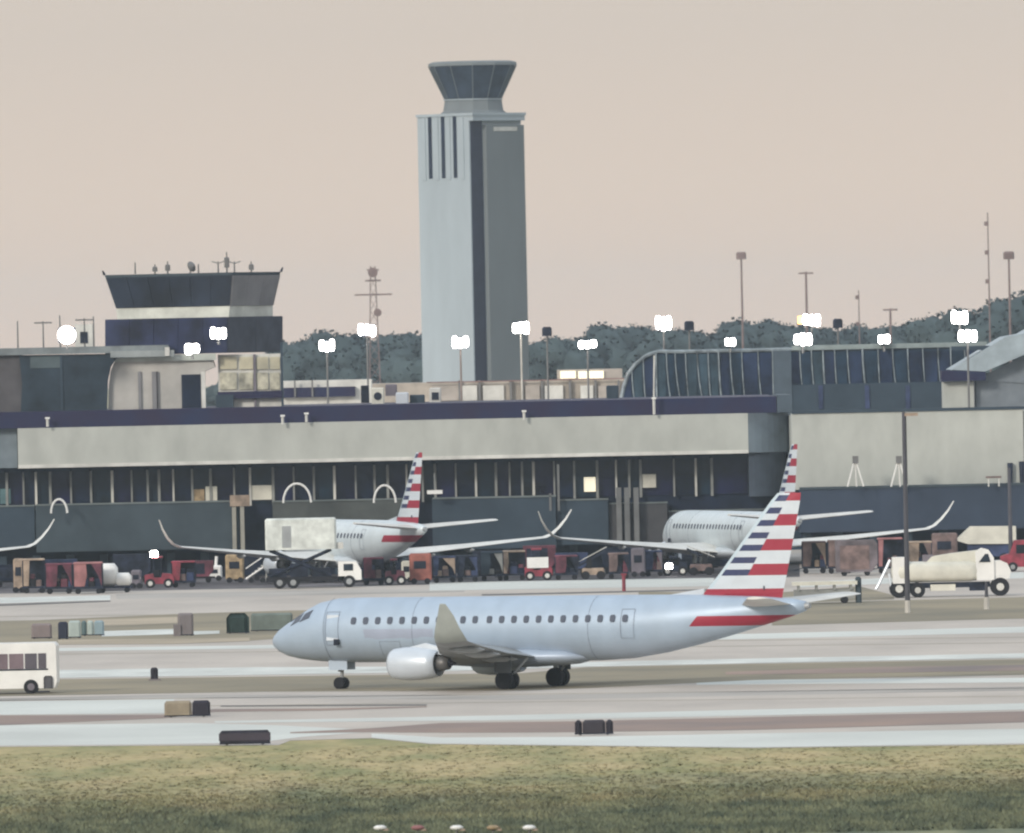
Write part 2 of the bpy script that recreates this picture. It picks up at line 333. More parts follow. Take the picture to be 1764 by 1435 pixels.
while px < 1850:
    for row in range(2):
        Y = 2180 + row*90 + random.uniform(-25,25)
        if px > 1655: Y -= 250
        x_ = px + row*24 + random.uniform(-6,6)
        top = tree_top(x_) + row*3 + random.uniform(-3,6)
        p = P(x_, top, Y); sH = p.z/13.0
        seg = 'between control building and tower' if x_ < 726 else 'behind the tower base' if x_ < 915 else 'just right of the tower' if x_ < 1080 else 'above the glazed vault' if x_ < 1650 else 'behind the sloping roof'
        rw = 'nearer' if row == 0 else 'farther'; c_ = cnt.get((seg, rw), 0); cnt[(seg, rw)] = c_+1
        r_ = thing('broadleaf_tree', (p.x, Y, 0), 'hazy far tree, %s from the left in the %s row %s' % (ORD[c_], rw, seg), 'tree', 'hazy trees on the far skyline', random.uniform(0,6))
        k = random.uniform(.95,1.35); r_.scale = (sH*k*1.0, sH*k*1.0, sH)
        for nm, me in (('crown', crowns[i % 4]), ('trunk', trunk_me)):
            o = bpy.data.objects.new(nm, me); col.objects.link(o); o.parent = r_
        i += 1
    px += 38
# understory mass closing the view beneath the crowns
def understory():
    n = 30000; Y = 2360+rng.random(n)*60; Xs = (rng.random(n)-.5)*330; zt = 11+2.5*np.sin(Xs*.11)+1.5*np.sin(Xs*.37)
    c = np.stack([Xs, Y, rng.random(n)*zt], 1); u = rng.normal(0,1,(n,3)); u /= np.linalg.norm(u,axis=1)[:,None]
    v_ = np.cross(u, rng.normal(0,1,(n,3))); v_ /= np.linalg.norm(v_,axis=1)[:,None]; s_ = .6+.7*rng.random((n,1))
    V = np.stack([c-u*s_, c+v_*s_, c+u*s_, c-v_*s_],1); g = np.cross(V[:,1]-V[:,0], V[:,2]-V[:,0]); fl = g[:,1] > 0; V[fl] = V[fl][:, ::-1]; V = V.reshape(-1,3)
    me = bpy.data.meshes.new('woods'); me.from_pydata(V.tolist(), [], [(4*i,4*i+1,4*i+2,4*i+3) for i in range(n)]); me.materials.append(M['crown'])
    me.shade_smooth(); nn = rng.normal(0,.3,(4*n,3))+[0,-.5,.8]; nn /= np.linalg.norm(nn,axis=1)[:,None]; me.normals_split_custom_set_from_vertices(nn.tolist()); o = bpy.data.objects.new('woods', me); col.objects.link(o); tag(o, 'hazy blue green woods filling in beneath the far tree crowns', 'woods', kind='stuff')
understory()

# ------------------------------------------------------------------ control tower
def tower():
    Y = 1800; s = F/Y; a = P(726,200,Y); c = P(818,200,Y); zt = Z(815,199,Y)
    hw = (P(905,200,Y).x-a.x)/math.sqrt(2)          # side of the square plan
    r = thing('control_tower', (P(816,600,Y).x, Y, 0), 'tall pale concrete air traffic control tower with flared cab', 'tower', rz=D2R(45))
    # local frame: corner nearest the camera at the origin; left face lies along +y, right face along +x
    W = hw
    b = MB().box(0,W,0,W,0,zt); sh = b.build('shaft', M['conc'], r)
    z1 = Z(745,307,Y); z0 = zt
    for fr in (.24,.49,.72):                       # slots in the left face (x = 0 plane); y is the distance from the corner
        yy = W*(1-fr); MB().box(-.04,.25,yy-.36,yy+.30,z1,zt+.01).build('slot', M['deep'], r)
    for fr in (.12,.37,.60,.86):
        yy = W*(1-fr); MB().box(-.10,-.0,yy-.35,yy+.35,z1-.2,zt-.2).build('fin', M['conc'], r)
    zl = Z(860,207,Y)
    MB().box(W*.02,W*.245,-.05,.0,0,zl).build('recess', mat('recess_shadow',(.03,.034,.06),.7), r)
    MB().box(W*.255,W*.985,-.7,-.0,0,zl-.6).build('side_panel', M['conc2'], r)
    MB().box(0,W,-.75,-.0,zl,zt).build('parapet_lip', M['conc'], r)
    MB().box(W*.40,W*.85,-.75,-.702,Z(860,225,Y),Z(860,218,Y)).build('louvre_strip', M['trim'], r)
    MB().box(-.15,W+.15,-.85,W+.15,zt,zt+.35).build('roof_slab', M['conc'], r)
    # cab: octagon, flared
    cx, cy = W/2+.42, W/2-.42
    def ring(rad, z, n=12): return [(cx+rad*math.cos(2*math.pi*(k+.5)/n), cy+rad*math.sin(2*math.pi*(k+.5)/n), z) for k in range(n)]
    rb = 49/s; rt = 76/s; zb = Z(817,169,Y); zc = Z(817,112,Y); zr = Z(817,104,Y); zn = zt+.35
    MB().loft([ring(58/s, zn), ring(52/s, zn+.4), ring(49/s, zb)]).build('neck', M['conc2'], r)
    MB().loft([ring(rb*.97, zb), ring(rt*.97, zc)]).build('cab_core', M['deep'], r)
    n = 12; A = ring(rb, zb); B = ring(rt, zc)
    for k in range(n):
        p = [Vector(q) for q in (A[k], A[(k+1)%n], B[(k+1)%n], B[k])]; m_ = sum(p, Vector())/4
        q = [m_+(v_-m_)*.95 for v_ in p]; nrm = (q[1]-q[0]).cross(q[3]-q[0]).normalized()
        MB().add([v_-nrm*0 for v_ in q]+[v_+nrm*.06 for v_ in q], [(0,3,2,1),(4,5,6,7),(0,1,5,4),(1,2,6,5),(2,3,7,6),(3,0,4,7)]).build('window', M['cabg'], r)
        MB().tube(A[k], B[k], .07, n=5).build('mullion', M['conc2'], r)
    MB().loft([ring(rt*1.01, zc), ring(rt*1.0, zc+.4), ring(rt*.9, zr)]).build('cab_roof', M['conc2'], r)
    MB().loft([ring(rb*1.05, zb-.15), ring(rb*1.05, zb)]).build('cab_ledge', M['conc'], r)
tower()

# ------------------------------------------------------------------ masts on the skyline
def skymast(px, ytop, ybot, Y, kind, label):
    a = P(px, ybot, Y); t = P(px, ytop, Y); k = F/Y; r = thing('radio_mast' if kind != 'lamp' else 'tall_light_pole', (a.x, Y, 0), label, 'mast' if kind != 'lamp' else 'light pole')
    h = t.z; m = mat('hazy_steel', (.24,.17,.16), .8)
    if kind == 'lattice':
        for sx_ in (-1,1):
            for sy_ in (-1,1): MB().tube((sx_*1.1,sy_*1.1,0),(sx_*.35,sy_*.35,h),.10,.07,5).build('leg', m, r)
        b = MB(); n = 18
        for q in range(n):
            z0, z1 = h*q/n, h*(q+1)/n; w0 = 1.1-.75*q/n; w1 = 1.1-.75*(q+1)/n
            b.tube((-w0,-w0,z0),(w1,-w1,z1),.05,n=4); b.tube((w0,w0,z0),(-w1,w1,z1),.05,n=4)
        b.build('lattice_brace', m, r)
        for zz, ww in ((h-.6,.9),(h-2.2,1.2),(h-4.3,2.8)):
            MB().box(-ww,ww,-.1,.1,zz-.12,zz+.12).build('crossarm', m, r)
        MB().tube((0,-.5,h-1),(0,-.9,h-1),.75,n=12).build('dish', m, r); MB().tube((.6,-.5,h-7),(.6,-.9,h-7),.6,n=12).build('dish', m, r)
    elif kind == 'lamp':
        MB().tube((0,0,0),(0,0,h-.6),.24,.13,8).build('pole', m, r); MB().bevbox(-.75,.75,-.4,.4,h-1.1,h,.2).build('lamp_ring', m, r)
    elif kind == 'tee':
        MB().tube((0,0,0),(0,0,h),.26,.16,8).build('pole', m, r); MB().box(-1.1,1.1,-.1,.1,h-.35,h-.1).build('crossarm', m, r)
    else:
        MB().tube((0,0,0),(0,0,h),.16,.08,6).build('pole', m, r)
        for q in range(3): MB().box(-.5,.1,-.08,.08,h*.95-q*4-.1,h*.95-q*4+.5).build('antenna', m, r)
skymast(645,458,600,2050,'lattice','lattice radio mast with crossarms rising over trees left of tower')
skymast(1280,434,600,2050,'lamp','slim pole with round head above trees over the glazed vault')
skymast(1391,468,600,2050,'tee','short tee topped mast directly above the orange tinted floodlight')
skymast(1481,500,600,2060,'thin','faint short mast among trees right of the tee topped mast')
skymast(1535,531,600,2060,'tee','lowest faint tee mast just clearing the treeline at right')
skymast(1706,366,600,1900,'thin','tallest thin antenna mast near the right edge')
skymast(1741,433,600,1900,'lamp','slim pole with small round head at the far right edge')

# ------------------------------------------------------------------ helpers for buildings seen face on
def pb(b, x0, x1, y0, y1, Y, dep, y_at=None):      # box whose front shows at these pixels
    xm = (x0+x1)/2 if y_at is None else y_at
    return b.box(X(x0,Y,(y0+y1)/2), X(x1,Y,(y0+y1)/2), Y, Y+dep, Z(xm,y1,Y), Z(xm,y0,Y))
def ppart(name, x0, x1, y0, y1, Y, dep, m, r, y_at=None, label=None, ground=False):
    b = pb(MB(), x0, x1, y0, y1, Y, dep, y_at)
    if ground: b.v = [(a, c, max(0, q) if q > min(t[2] for t in b.v)+.01 else 0.0) for a, c, q in b.v]
    return b.build(name, m, r, world=True, label=label)

# ------------------------------------------------------------------ landside buildings beyond the terminal
Yb = 1300
r = thing('parking_building', (X(800,Yb), Yb, 0), 'low pale building with rooftop railing at the foot of tower', 'building')
ppart('wall', 486, 1120, 658, 760, Yb, 20, mat('garage_wall',(.47,.42,.36),.85,vary=.2,scale=.35), r, ground=True)
for k, (x0, x1) in enumerate([(745,790),(795,822),(832,868),(905,930),(938,970),(1000,1022),(1030,1062)]):
    ppart('panel', x0, x1, 664, 690, Yb-.3, .28, M['trim'] if k % 3 else mat('garage_beige',(.42,.38,.34)), r)
for x_ in (792,826,880,900,934,982,1026,1066): ppart('pilaster', x_-2, x_+2, 655, 700, Yb-.5, .45, M['pole'], r)
for x0, x1 in ((965,992),(996,1040)): ppart('lit_window', x0, x1, 639, 652, Yb-.2, .2, M['lit'], r)
ppart('penthouse', 960, 1072, 636, 657, Yb+.1, 8, mat('garage_beige',(.42,.38,.34)), r)
b = MB(); ppart('rail', 735, 1075, 654.5, 656.5, Yb-.6, .08, mat('rust_rail',(.22,.13,.12)), r)
r = thing('blue_roof_annex', (X(560,1240), 1240, 0), 'low building with dark blue band behind the concourse roof', 'building')
ppart('wall', 486, 640, 655, 730, 1240, 10, M['trim'], r, ground=True)
ppart('blue_band', 486, 612, 667, 684, 1239.4, .55, M['navy'], r)
for x_ in (508,538): ppart('post', x_-1.5, x_+1.5, 655, 684, 1239.2, .15, M['pole'], r)

# ------------------------------------------------------------------ glazed vault
def vault():
    Y = 1150; s = F/Y; r = thing('glazed_concourse', (X(1400,Y), Y, 0), 'long glazed concourse with rounded left end and vaulted roof', 'building')
    zt = Z(1400,601,Y); z0 = Z(1400,706,Y)
    xs = [(1070,690),(1074,668),(1082,645),(1095,627),(1112,613),(1134,605),(1165,601)]
    pts = [(X(a,Y,b), Z(a,b,Y)) for a, b in xs]
    x1 = X(1700,Y)
    prof_ = [(pts[0][0],0)] + pts[:-1] + [(pts[-1][0], zt), (x1, zt), (x1, 0)]
    MB().prism(prof_, Y+.4, Y+22).build('glass_hall', M['vglass'], r, world=True)
    rim = [(x_, z_) for x_, z_ in pts[:-1]]+[(pts[-1][0], zt),(x1, zt)]
    MB().path([(x_, Y+.3, z_) for x_, z_ in rim], .16).build('roof_rim', M['vmull'], r, world=True)
    def top(px): return float(np.interp(px, [a for a,_ in xs]+[1700], [b for _,b in xs]+[594]))
    zb = z0
    edges = [1072,1090,1110,1132,1150,1165,1183,1203,1222,1240,1260,1280,1308,1333,1362,1380,1400,1420,1440,1462,1488,1515,1540,1566,1592,1618,1640,1664,1690]
    for a, c in zip(edges, edges[1:]):
        xa, xc = X(a+1.5,Y), X(c-1.5,Y); za = min(zt, Z(a, top(a)+6, Y)); zc = min(zt, Z(c, top(c)+6, Y)); zm = (zb+min(za,zc))/2
        MB().prism([(xa,zb),(xc,zb),(xc,zc-.15),(xa,za-.15)], Y+.24+.06*random.random(), Y+.40).build('pane', mat('vault_pane_%d' % random.randrange(4), *[((.02,.045,.08),),((.03,.06,.10),),((.045,.08,.11),),((.022,.038,.085),)][random.randrange(4)], .3, vary=.35, scale=.4), r, world=True)
        if a > 1080:
            xx = X(a, Y); bend = random.uniform(.2,.6) if a not in (1132,1333) else 0
            zz = min(zt, Z(a, top(a)+3, Y)); pth = [(xx+bend*q*q, Y+.15, zb+(zz-zb)*(1-q)) for q in (0,.25,.5,.75,1)]
            MB().path(pth, .085 if a in (1132,1240,1488,1420) else .055, 5).build('rib', M['vmull'], r, world=True)
    ppart('end_pier', 1333, 1364, 604, 712, Y-.6, .8, mat('end_pier_paint',(.085,.115,.145),.6), r)
    ppart('base_wall', 1364, 1640, 660, 708, Y-.5, .6, M['slate'], r)
    for a in (1410,1490,1560): ppart('base_panel', a, a+8, 664, 704, Y-.62, .1, M['blue'], r)
    ppart('gutter', 1364, 1700, 592, 600, Y+.1, 1.0, mat('gutter_paint',(.25,.30,.30)), r)
vault()
# shed with sloping roof at right
def shed():
    Y = 1120; r = thing('sloping_roof_building', (X(1700,Y), Y, 0), 'grey building with pale sloping roof at the right edge', 'building')
    ppart('wall', 1682, 2000, 640, 760, Y+1, 12, mat('shed_wall',(.19,.22,.25),.8), r, ground=True)
    pts = [(X(1640,Y),Z(1640,637,Y)),(X(1698,Y),Z(1698,640,Y)),(X(1764,Y),Z(1764,612,Y)),(X(2000,Y),Z(2000,500,Y)),(X(2000,Y),Z(2000,440,Y)),(X(1764,Y),Z(1764,575,Y)),(X(1735,Y),Z(1735,580,Y))]
    MB().prism(pts, Y-.5, Y+14).build('roof', mat('shed_roof',(.36,.43,.47),.5), r, world=True)
    ppart('fascia', 1622, 1698, 638, 656, Y-.45, 4, M['navy'], r)
    ppart('side_wall', 1625, 1678, 657, 708, Y+.3, 4, M['wall'], r)
    gp = [(X(1682,Y),Z(1682,655,Y)),(X(1764,Y),Z(1764,614,Y)),(X(2000,Y),Z(2000,505,Y)),(X(2000,Y),Z(2000,650,Y)),(X(1764,Y),Z(1764,660,Y))]
    MB().prism(gp, Y+.9, Y+1.6).build('gable_wall', mat('shed_wall',(.19,.22,.25),.8), r, world=True)
    ppart('walkway', 1640, 1712, 596, 603, Y+1, 3, M['slate'], r)
shed()

# ------------------------------------------------------------------ left concourse (terminal)
def terminal():
    Y = 1070; XA = 700
    r = thing('terminal_concourse', (X(650,Y), Y, 0), 'long terminal concourse with cream band, navy roof edge and dark windows', 'terminal')
    g = lambda n, x0, x1, y0, y1, dy, dep, m, **k: ppart(n, x0, x1, y0, y1, Y+dy, dep, m, r, y_at=XA, **k)
    z = lambda y: Z(XA, y, Y)
    xL, xR, xC = X(-700,Y), X(1338,Y), X(1288,Y)
    MB().box(xL, xR, Y-.2, Y+40, z(724), z(696)).build('roof_fascia', M['navy'], r, world=True)
    MB().box(X(30,Y), xC, Y-.5, Y+1.2, z(792), z(724)).build('cornice_band', M['wall'], r, world=True)
    MB().box(X(30,Y), xC, Y-.56, Y-.502, z(793), z(787)).build('cornice_lip', M['trim'], r, world=True)
    MB().box(xL, X(28,Y), Y+.6, Y+1.6, z(792), z(724)).build('end_wall', mat('end_wall_paint',(.17,.21,.24),.8), r, world=True)
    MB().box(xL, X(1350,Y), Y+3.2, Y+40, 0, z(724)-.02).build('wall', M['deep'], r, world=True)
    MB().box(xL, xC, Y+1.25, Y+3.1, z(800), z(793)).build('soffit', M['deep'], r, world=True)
    ml = [-60,-20,10,38,60,85,120,155,192,225,253,273,297,330,362,402,430,470,505,540,576,612,645,668,700,728,750,785,820,855,878,900,920,955,990,1030,1062,1085,1105,1162,1200,1228,1290]
    xs = [X(a,Y,830) for a in ml]
    for i, (a, b) in enumerate(zip(xs, xs[1:])):
        MB().box(a+.05, b-.05, Y+3.0+.05*random.random(), Y+3.12, z(863), z(800)).build('window', mat('window_glass_%d' % (i%3), [(.006,.015,.042),(.010,.026,.048),(.010,.012,.05)][i%3], .2, vary=.4, scale=.4), r, world=True)
        MB().box(a-.07-.03*(i%3), a+.07, Y+2.6, Y+2.98, z(866), z(800)).build('mullion', M['mull'] if i % 4 else M['trim'], r, world=True)
    for x0, x1, y0, y1, m_ in ((332,352,843,866,M['amber']),(354,374,838,868,M['cream']),(432,468,836,861,M['cream']),(1006,1026,822,847,M['lit']),(1104,1130,817,840,M['cream']),(0,18,842,868,mat('teal_panel',(.10,.20,.22)))):
        ppart('interior_panel', x0, x1, y0, y1, Y+2.7, .2, m_, r)
    # curved corner
    def arc(cx, cy, rad, a0, a1, n=10): return [(cx+rad*math.cos(a0+(a1-a0)*k/n), cy+rad*math.sin(a0+(a1-a0)*k/n)) for k in range(n+1)]
    x0, x1 = xC, X(1363,Y); rad = x1-x0
    def corner(zlo, zhi, off, nm, m_):
        pts = [(x0, Y-.5+off)] + arc(x0, Y-.5+rad, rad-off, -math.pi/2, 0) + [(x1-off, Y+40), (x0, Y+40)]
        MB().loft([[(a, b, zlo) for a, b in pts], [(a, b, zhi) for a, b in pts]]).build(nm, m_, r, world=True)
    corner(z(792), z(724), 0, 'curved_corner', mat('corner_cladding', (.13,.17,.205), .6, vary=.2, scale=.3))
    corner(z(868), z(792)-.01, .45, 'curved_corner_lower', mat('corner_lower', (.07,.09,.12), .6, vary=.2, scale=.3))
    MB().box(X(1339,Y), x1, Y-.3, Y+20, z(724)+.01, z(696)+.1).build('corner_cap', mat('end_pier_paint',(.085,.115,.145),.6), r, world=True)
    # lower storey volumes standing out under the windows
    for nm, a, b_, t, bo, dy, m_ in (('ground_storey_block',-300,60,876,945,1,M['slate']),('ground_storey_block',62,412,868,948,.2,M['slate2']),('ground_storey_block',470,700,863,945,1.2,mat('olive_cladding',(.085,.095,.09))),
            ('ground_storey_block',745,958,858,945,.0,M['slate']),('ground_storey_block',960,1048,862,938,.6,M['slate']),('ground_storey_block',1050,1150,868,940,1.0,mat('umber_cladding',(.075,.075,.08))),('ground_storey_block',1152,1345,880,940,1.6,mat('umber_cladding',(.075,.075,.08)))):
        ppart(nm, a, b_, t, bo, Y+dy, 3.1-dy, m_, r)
        ppart('coping', a, b_, t-2.5, t, Y+dy-.1, 3.0-dy, mat('coping_grey',(.16,.19,.19)), r)
    for a in range(-60, 1340, 58):
        MB().box(X(a,Y)-.3, X(a,Y)+.3, Y+2.2, Y+2.8, 0, z(945)).build('column', M['slate'], r, world=True)
    for a in (400,414): ppart('pipe', a, a+7, 858, 950, Y-.3, .3, mat('tan_grey_pipe',(.34,.33,.28)), r)
    ppart('pipe_head', 396, 430, 853, 872, Y-.4, .5, M['tan'], r)
    for a in (1062,1076,1092): ppart('service_duct', a, a+9, 840, 935, Y+.2, .5, mat('duct_grey',(.16,.165,.165)), r)
    for a, y0, y1 in ((946,850,880),(960,800,880)): ppart('downpipe', a, a+4, y0, y1, Y-.1, .1, mat('duct_grey',(.16,.165,.165)), r)
terminal()
for px, y0, lab in ((82,722,'first from the left'),(487,718,'under the control building edge'),(528,714,'just right of the control building'),(903,710,'below the tower base'),(1127,690,'tallest')):
    a = P(px, y0+13 if px != 1127 else 714, 1069); r = thing('roof_edge_light', a, 'short white light stub on the navy roof edge, ' + lab, 'light fixture', 'small white stubs along the roof edge')
    h = .6 if px != 1127 else 1.2
    MB().tube((0,0,0),(0,0,h),.11,n=8).build('stub', M['trim'], r); MB().box(-.18,.18,-.18,.18,h,h+.14).build('cap', M['white'], r)
    if px == 1127:
        MB().tube((0,0,1.3),(.1,0,4.6),.07,n=6).build('pipe', M['trim'], r)

# control building on the left
def ramp_tower():
    Y = 1078
    r = thing('ramp_control_building', (X(330,Y), Y, 0), 'ramp control building with flared dark glass cab on terminal roof', 'building')
    def plan(xl, xc, xr, py, sc_=0):
        # far-left corner, near corner, far-right corner, back corner
        a = P(xl, py, Y+2.0); c = P(xc, py, Y); d = P(xr, py, Y+6.5); z = c.z
        e_ = Vector((a.x+d.x-c.x, Y+9, 0)); return [(a.x,a.y,z),(c.x,c.y,z),(d.x,d.y,z),(e_.x,e_.y,z)]
    A = plan(200,396,470,527); B = plan(182,400,482,474)
    MB().loft([[((x*.995+X(335,Y)*.005),y+.12,z) for x,y,z in A],[((x*.995+X(335,Y)*.005),y+.12,z) for x,y,z in B]]).build('cab_core', M['deep'], r, world=True)
    def panes(A, B, i, j, n, m_):
        for k in range(n):
            q = []
            for R_, t in ((A,k/n),(A,(k+1)/n),(B,(k+1)/n),(B,k/n)):
                q.append(Vector(R_[i]).lerp(Vector(R_[j]), t))
            c = sum(q, Vector())/4; q = [c+(p-c)*.985 for p in q]; nr = (q[1]-q[0]).cross(q[3]-q[0]).normalized()*.07
            MB().add(q+[p+nr for p in q], [(0,3,2,1),(4,5,6,7),(0,1,5,4),(1,2,6,5),(2,3,7,6),(3,0,4,7)]).build('window', m_, r, world=True)
    g1 = mat('cab_front_glass',(.016,.024,.042),.3,vary=.3,scale=.4); g2 = mat('cab_side_sky_tone',(.22,.215,.22),.6,vary=.12,scale=.4)  # side panes are the same glass, sky reflection put into a greyer colour
    panes(A,B,0,1,6,g1); panes(A,B,1,2,3,g2)
    T = plan(180,400,484,469); MB().loft([B, T]).build('cab_roof', M['slate2'], r, world=True)
    for c_ in (0,2): MB().tube(T[c_], (T[c_][0]+(-.15 if c_==0 else .15),T[c_][1],T[c_][2]+.35), .12, .05, 6).build('roof_corner', M['deep'], r, world=True)
    N0 = plan(202,394,470,546); MB().loft([N0, A]).build('neck', mat('neck_white',(.60,.62,.56),.6), r, world=True)
    C0 = plan(181,392,486,608); C1 = plan(181,392,486,546); MB().loft([C0, C1]).build('office_storey', mat('office_navy',(.026,.033,.075),.4,vary=.2,scale=.3), r, world=True)
    panes(C0,C1,0,1,5,mat('office_glass',(.022,.03,.08),.3,vary=.35,scale=.4)); panes(C0,C1,1,2,2,mat('office_side_light_tone',(.055,.062,.085),.6,vary=.2))  # side panes coloured paler than the front to carry the face lighting
    z0 = Z(335,715,Y)
    # lower lit room
    ppart('lower_room_wall', 376, 486, 610, 705, Y+1.2, 6, M['trim'], r)
    for x0, x1 in ((379,408),(412,436),(442,462),(465,482)):
        ppart('room_window', x0, x1, 615, 636, Y+1.05, .12, mat('room_window_warm',(.62,.58,.42),.4), r)
        ppart('room_panel', x0, x1, 642, 671, Y+1.05, .12, mat('room_panel_cream',(.56,.54,.42),.6,vary=.25,scale=1.5), r)
    ppart('column', 437, 441, 610, 705, Y+.9, .2, M['violet'], r)
    ppart('column', 484, 488, 590, 722, Y+.7, .2, M['slate'], r)
    ppart('navy_parapet', 375, 486, 674, 686, Y+.6, .4, M['navy'], r)
    ppart('planter_box', 372, 402, 680, 706, Y+.3, 1, M['slate'], r)
    # pale vaulted front
    pts = [(186,708),(187,665),(190,640),(196,625),(208,619),(366,620),(370,632),(352,640),(352,708)]
    MB().prism([(X(a,Y,b),Z(a,b,Y)) for a,b in pts], Y+.5, Y+4).build('pale_wall', mat('rampwall',(.47,.46,.43),.8,vary=.08), r, world=True)
    for a, wd in ((238,5),(262,10),(270,3)): ppart('pilaster', a, a+wd, 640, 708, Y+.3, .2, mat('pilaster_grey',(.22,.22,.23)), r)
    ppart('doorway', 313, 346, 645, 708, Y+.38, .12, M['deep'], r)
    ppart('door_jamb', 347, 354, 640, 708, Y+.3, .18, M['trim'], r)
    ppart('beam', 190, 372, 611, 622, Y+.2, .3, mat('pale_green_beam',(.50,.54,.49)), r)
    # dark hood at the left
    pts = [(36,712),(38,660),(33,612),(215,609),(200,618),(191,632),(186,655),(184,712)]
    MB().prism([(X(a,Y,b),Z(a,b,Y)) for a,b in pts], Y-.1, Y+.45).build('dark_hood', mat('hood_navy',(.030,.048,.068),.5,vary=.3,scale=.3), r, world=True)
    ppart('hood_seam', 104, 108, 612, 708, Y-.2, .1, M['slate'], r)
    ppart('hood_stripe', 52, 106, 614, 634, Y-.18, .08, mat('hood_stripe_grey',(.09,.12,.13)), r)
    ppart('wing_wall', -400, 38, 612, 716, Y+.1, 3, mat('brown_grey',(.10,.095,.10),.7), r, y_at=10)
    ppart('flat_roof', -400, 290, 597, 609, Y-.4, 5, mat('flat_roof_grey',(.20,.23,.24),.6,vary=.2), r, y_at=150)
    ppart('duct', 190, 300, 604, 615, Y-.6, .5, mat('duct_light',(.30,.33,.33)), r)
    ppart('vent', 284, 292, 598, 613, Y-.75, .15, M['trim'], r)
ramp_tower()
# antennas and kit on roofs
def antenna(px, y0, y1, Y, kind, label):
    a = P(px, y1, Y); h = P(px, y0, Y).z - a.z; r = thing('antenna' if kind != 'dish' else 'dish_antenna', a, label, 'antenna', 'antennas on the control building roofs'); m = M['pole']
    MB().tube((0,0,0),(0,0,h),.07,.05,6).build('mast', m, r)
    if kind == 'pod': MB().bevbox(-.2,.2,-.2,.2,h*.25,h*.75,.08).build('pod', m, r)
    if kind == 'tee': MB().box(-.7,.7,-.05,.05,h-.2,h-.08).build('crossarm', m, r)
    if kind == 'dish': MB().tube((.1,-.1,h-.2),(.3,-.3,h-.1),.45,.1,10).build('dish', m, r)
    if kind == 'tri':
        for q in (-1,1): MB().tube((0,0,h*.8),(q*.5,0,h),.04,n=5).build('arm', m, r)
Yr = 1081
for a in ((233,452,472,Yr,'thin','thin whip antenna, leftmost on the flared cab roof'),(267,455,472,Yr,'pod','stubby antenna with pod, second from left on the cab roof'),(289,450,472,Yr,'pod','upright antenna with slim pod, third on the cab roof'),
          (328,455,472,Yr,'dish','small dish antenna near the middle of the cab roof'),(342,455,472,Yr,'thin','thin whip antenna right of the small roof dish'),(376,450,470,Yr,'tri','forked antenna left of the tallest cab antenna'),
          (391,434,470,Yr,'pod','tallest antenna with pod on the flared cab roof'),(404,450,470,Yr,'tri','forked antenna just right of the tallest cab antenna'),(433,450,470,Yr,'pod','podded antenna at the right of the cab roof')):
    antenna(*a)
Yq = 1080
for a in ((31,553,600,Yq,'thin','bent dark pole at the left end of the low flat roof'),(75,553,600,Yq,'tee','faint tee antenna on the low flat roof'),(104,543,600,Yq,'thin','dark pole beside the large round floodlight'),(162,545,600,Yq,'thin','dark pole against the left side of the office block'),(146,548,598,Yq,'tee','tee antenna between round floodlight and office block')):
    antenna(*a)
a = P(145,600,Yq); r = thing('rooftop_equipment', a, 'pale rooftop cabinet with dark grille beside the office block', 'rooftop unit')
MB().box(-.7,.7,0,1.2,0,1.9).build('cabinet', M['trim'], r); MB().box(-.3,.3,-.06,-.0,.4,1.3).build('grille', M['dark'], r)
# clutter on the concourse roof
def unit(px0, px1, y0, y1, Y, m, label, name='rooftop_unit', extra=None):
    a = P((px0+px1)/2, y1, Y); wdt = (px1-px0)/F*Y; h = (y1-y0)/F*Y
    r = thing(name, a, label, 'rooftop unit'); MB().bevbox(-wdt/2,wdt/2,0,1.4,0,h,.08).build('housing', m, r)
    if extra == 'fan': MB().tube((0,-.05,h*.5),(0,0,h*.5),min(wdt,h)*.32,n=12).build('fan', M['dark'], r)
    if extra == 'grille': MB().box(-wdt*.3,wdt*.3,-.05,0,h*.2,h*.7).build('grille', M['dark'], r)
    return r
unit(622,636,664,694,1090,M['dark'],'black tall rooftop unit right of the blue band')
unit(640,662,668,697,1088,M['cream'],'cream rooftop unit with round fan beside the black one',extra='fan')
unit(664,684,662,682,1092,M['violet'],'grey violet rooftop unit in front of the treeline')
unit(682,704,676,697,1086,M['lsilver'],'pale blue rooftop unit left of the tower foot')
unit(706,732,680,698,1087,M['slate'],'dark slate low rooftop unit at the tower foot')
unit(740,760,668,694,1095,M['trim'],'white rooftop unit left end of the tower foot group',extra='grille')
unit(1045,1066,664,692,1095,M['slate'],'slate rooftop unit next to the rounded vault end')

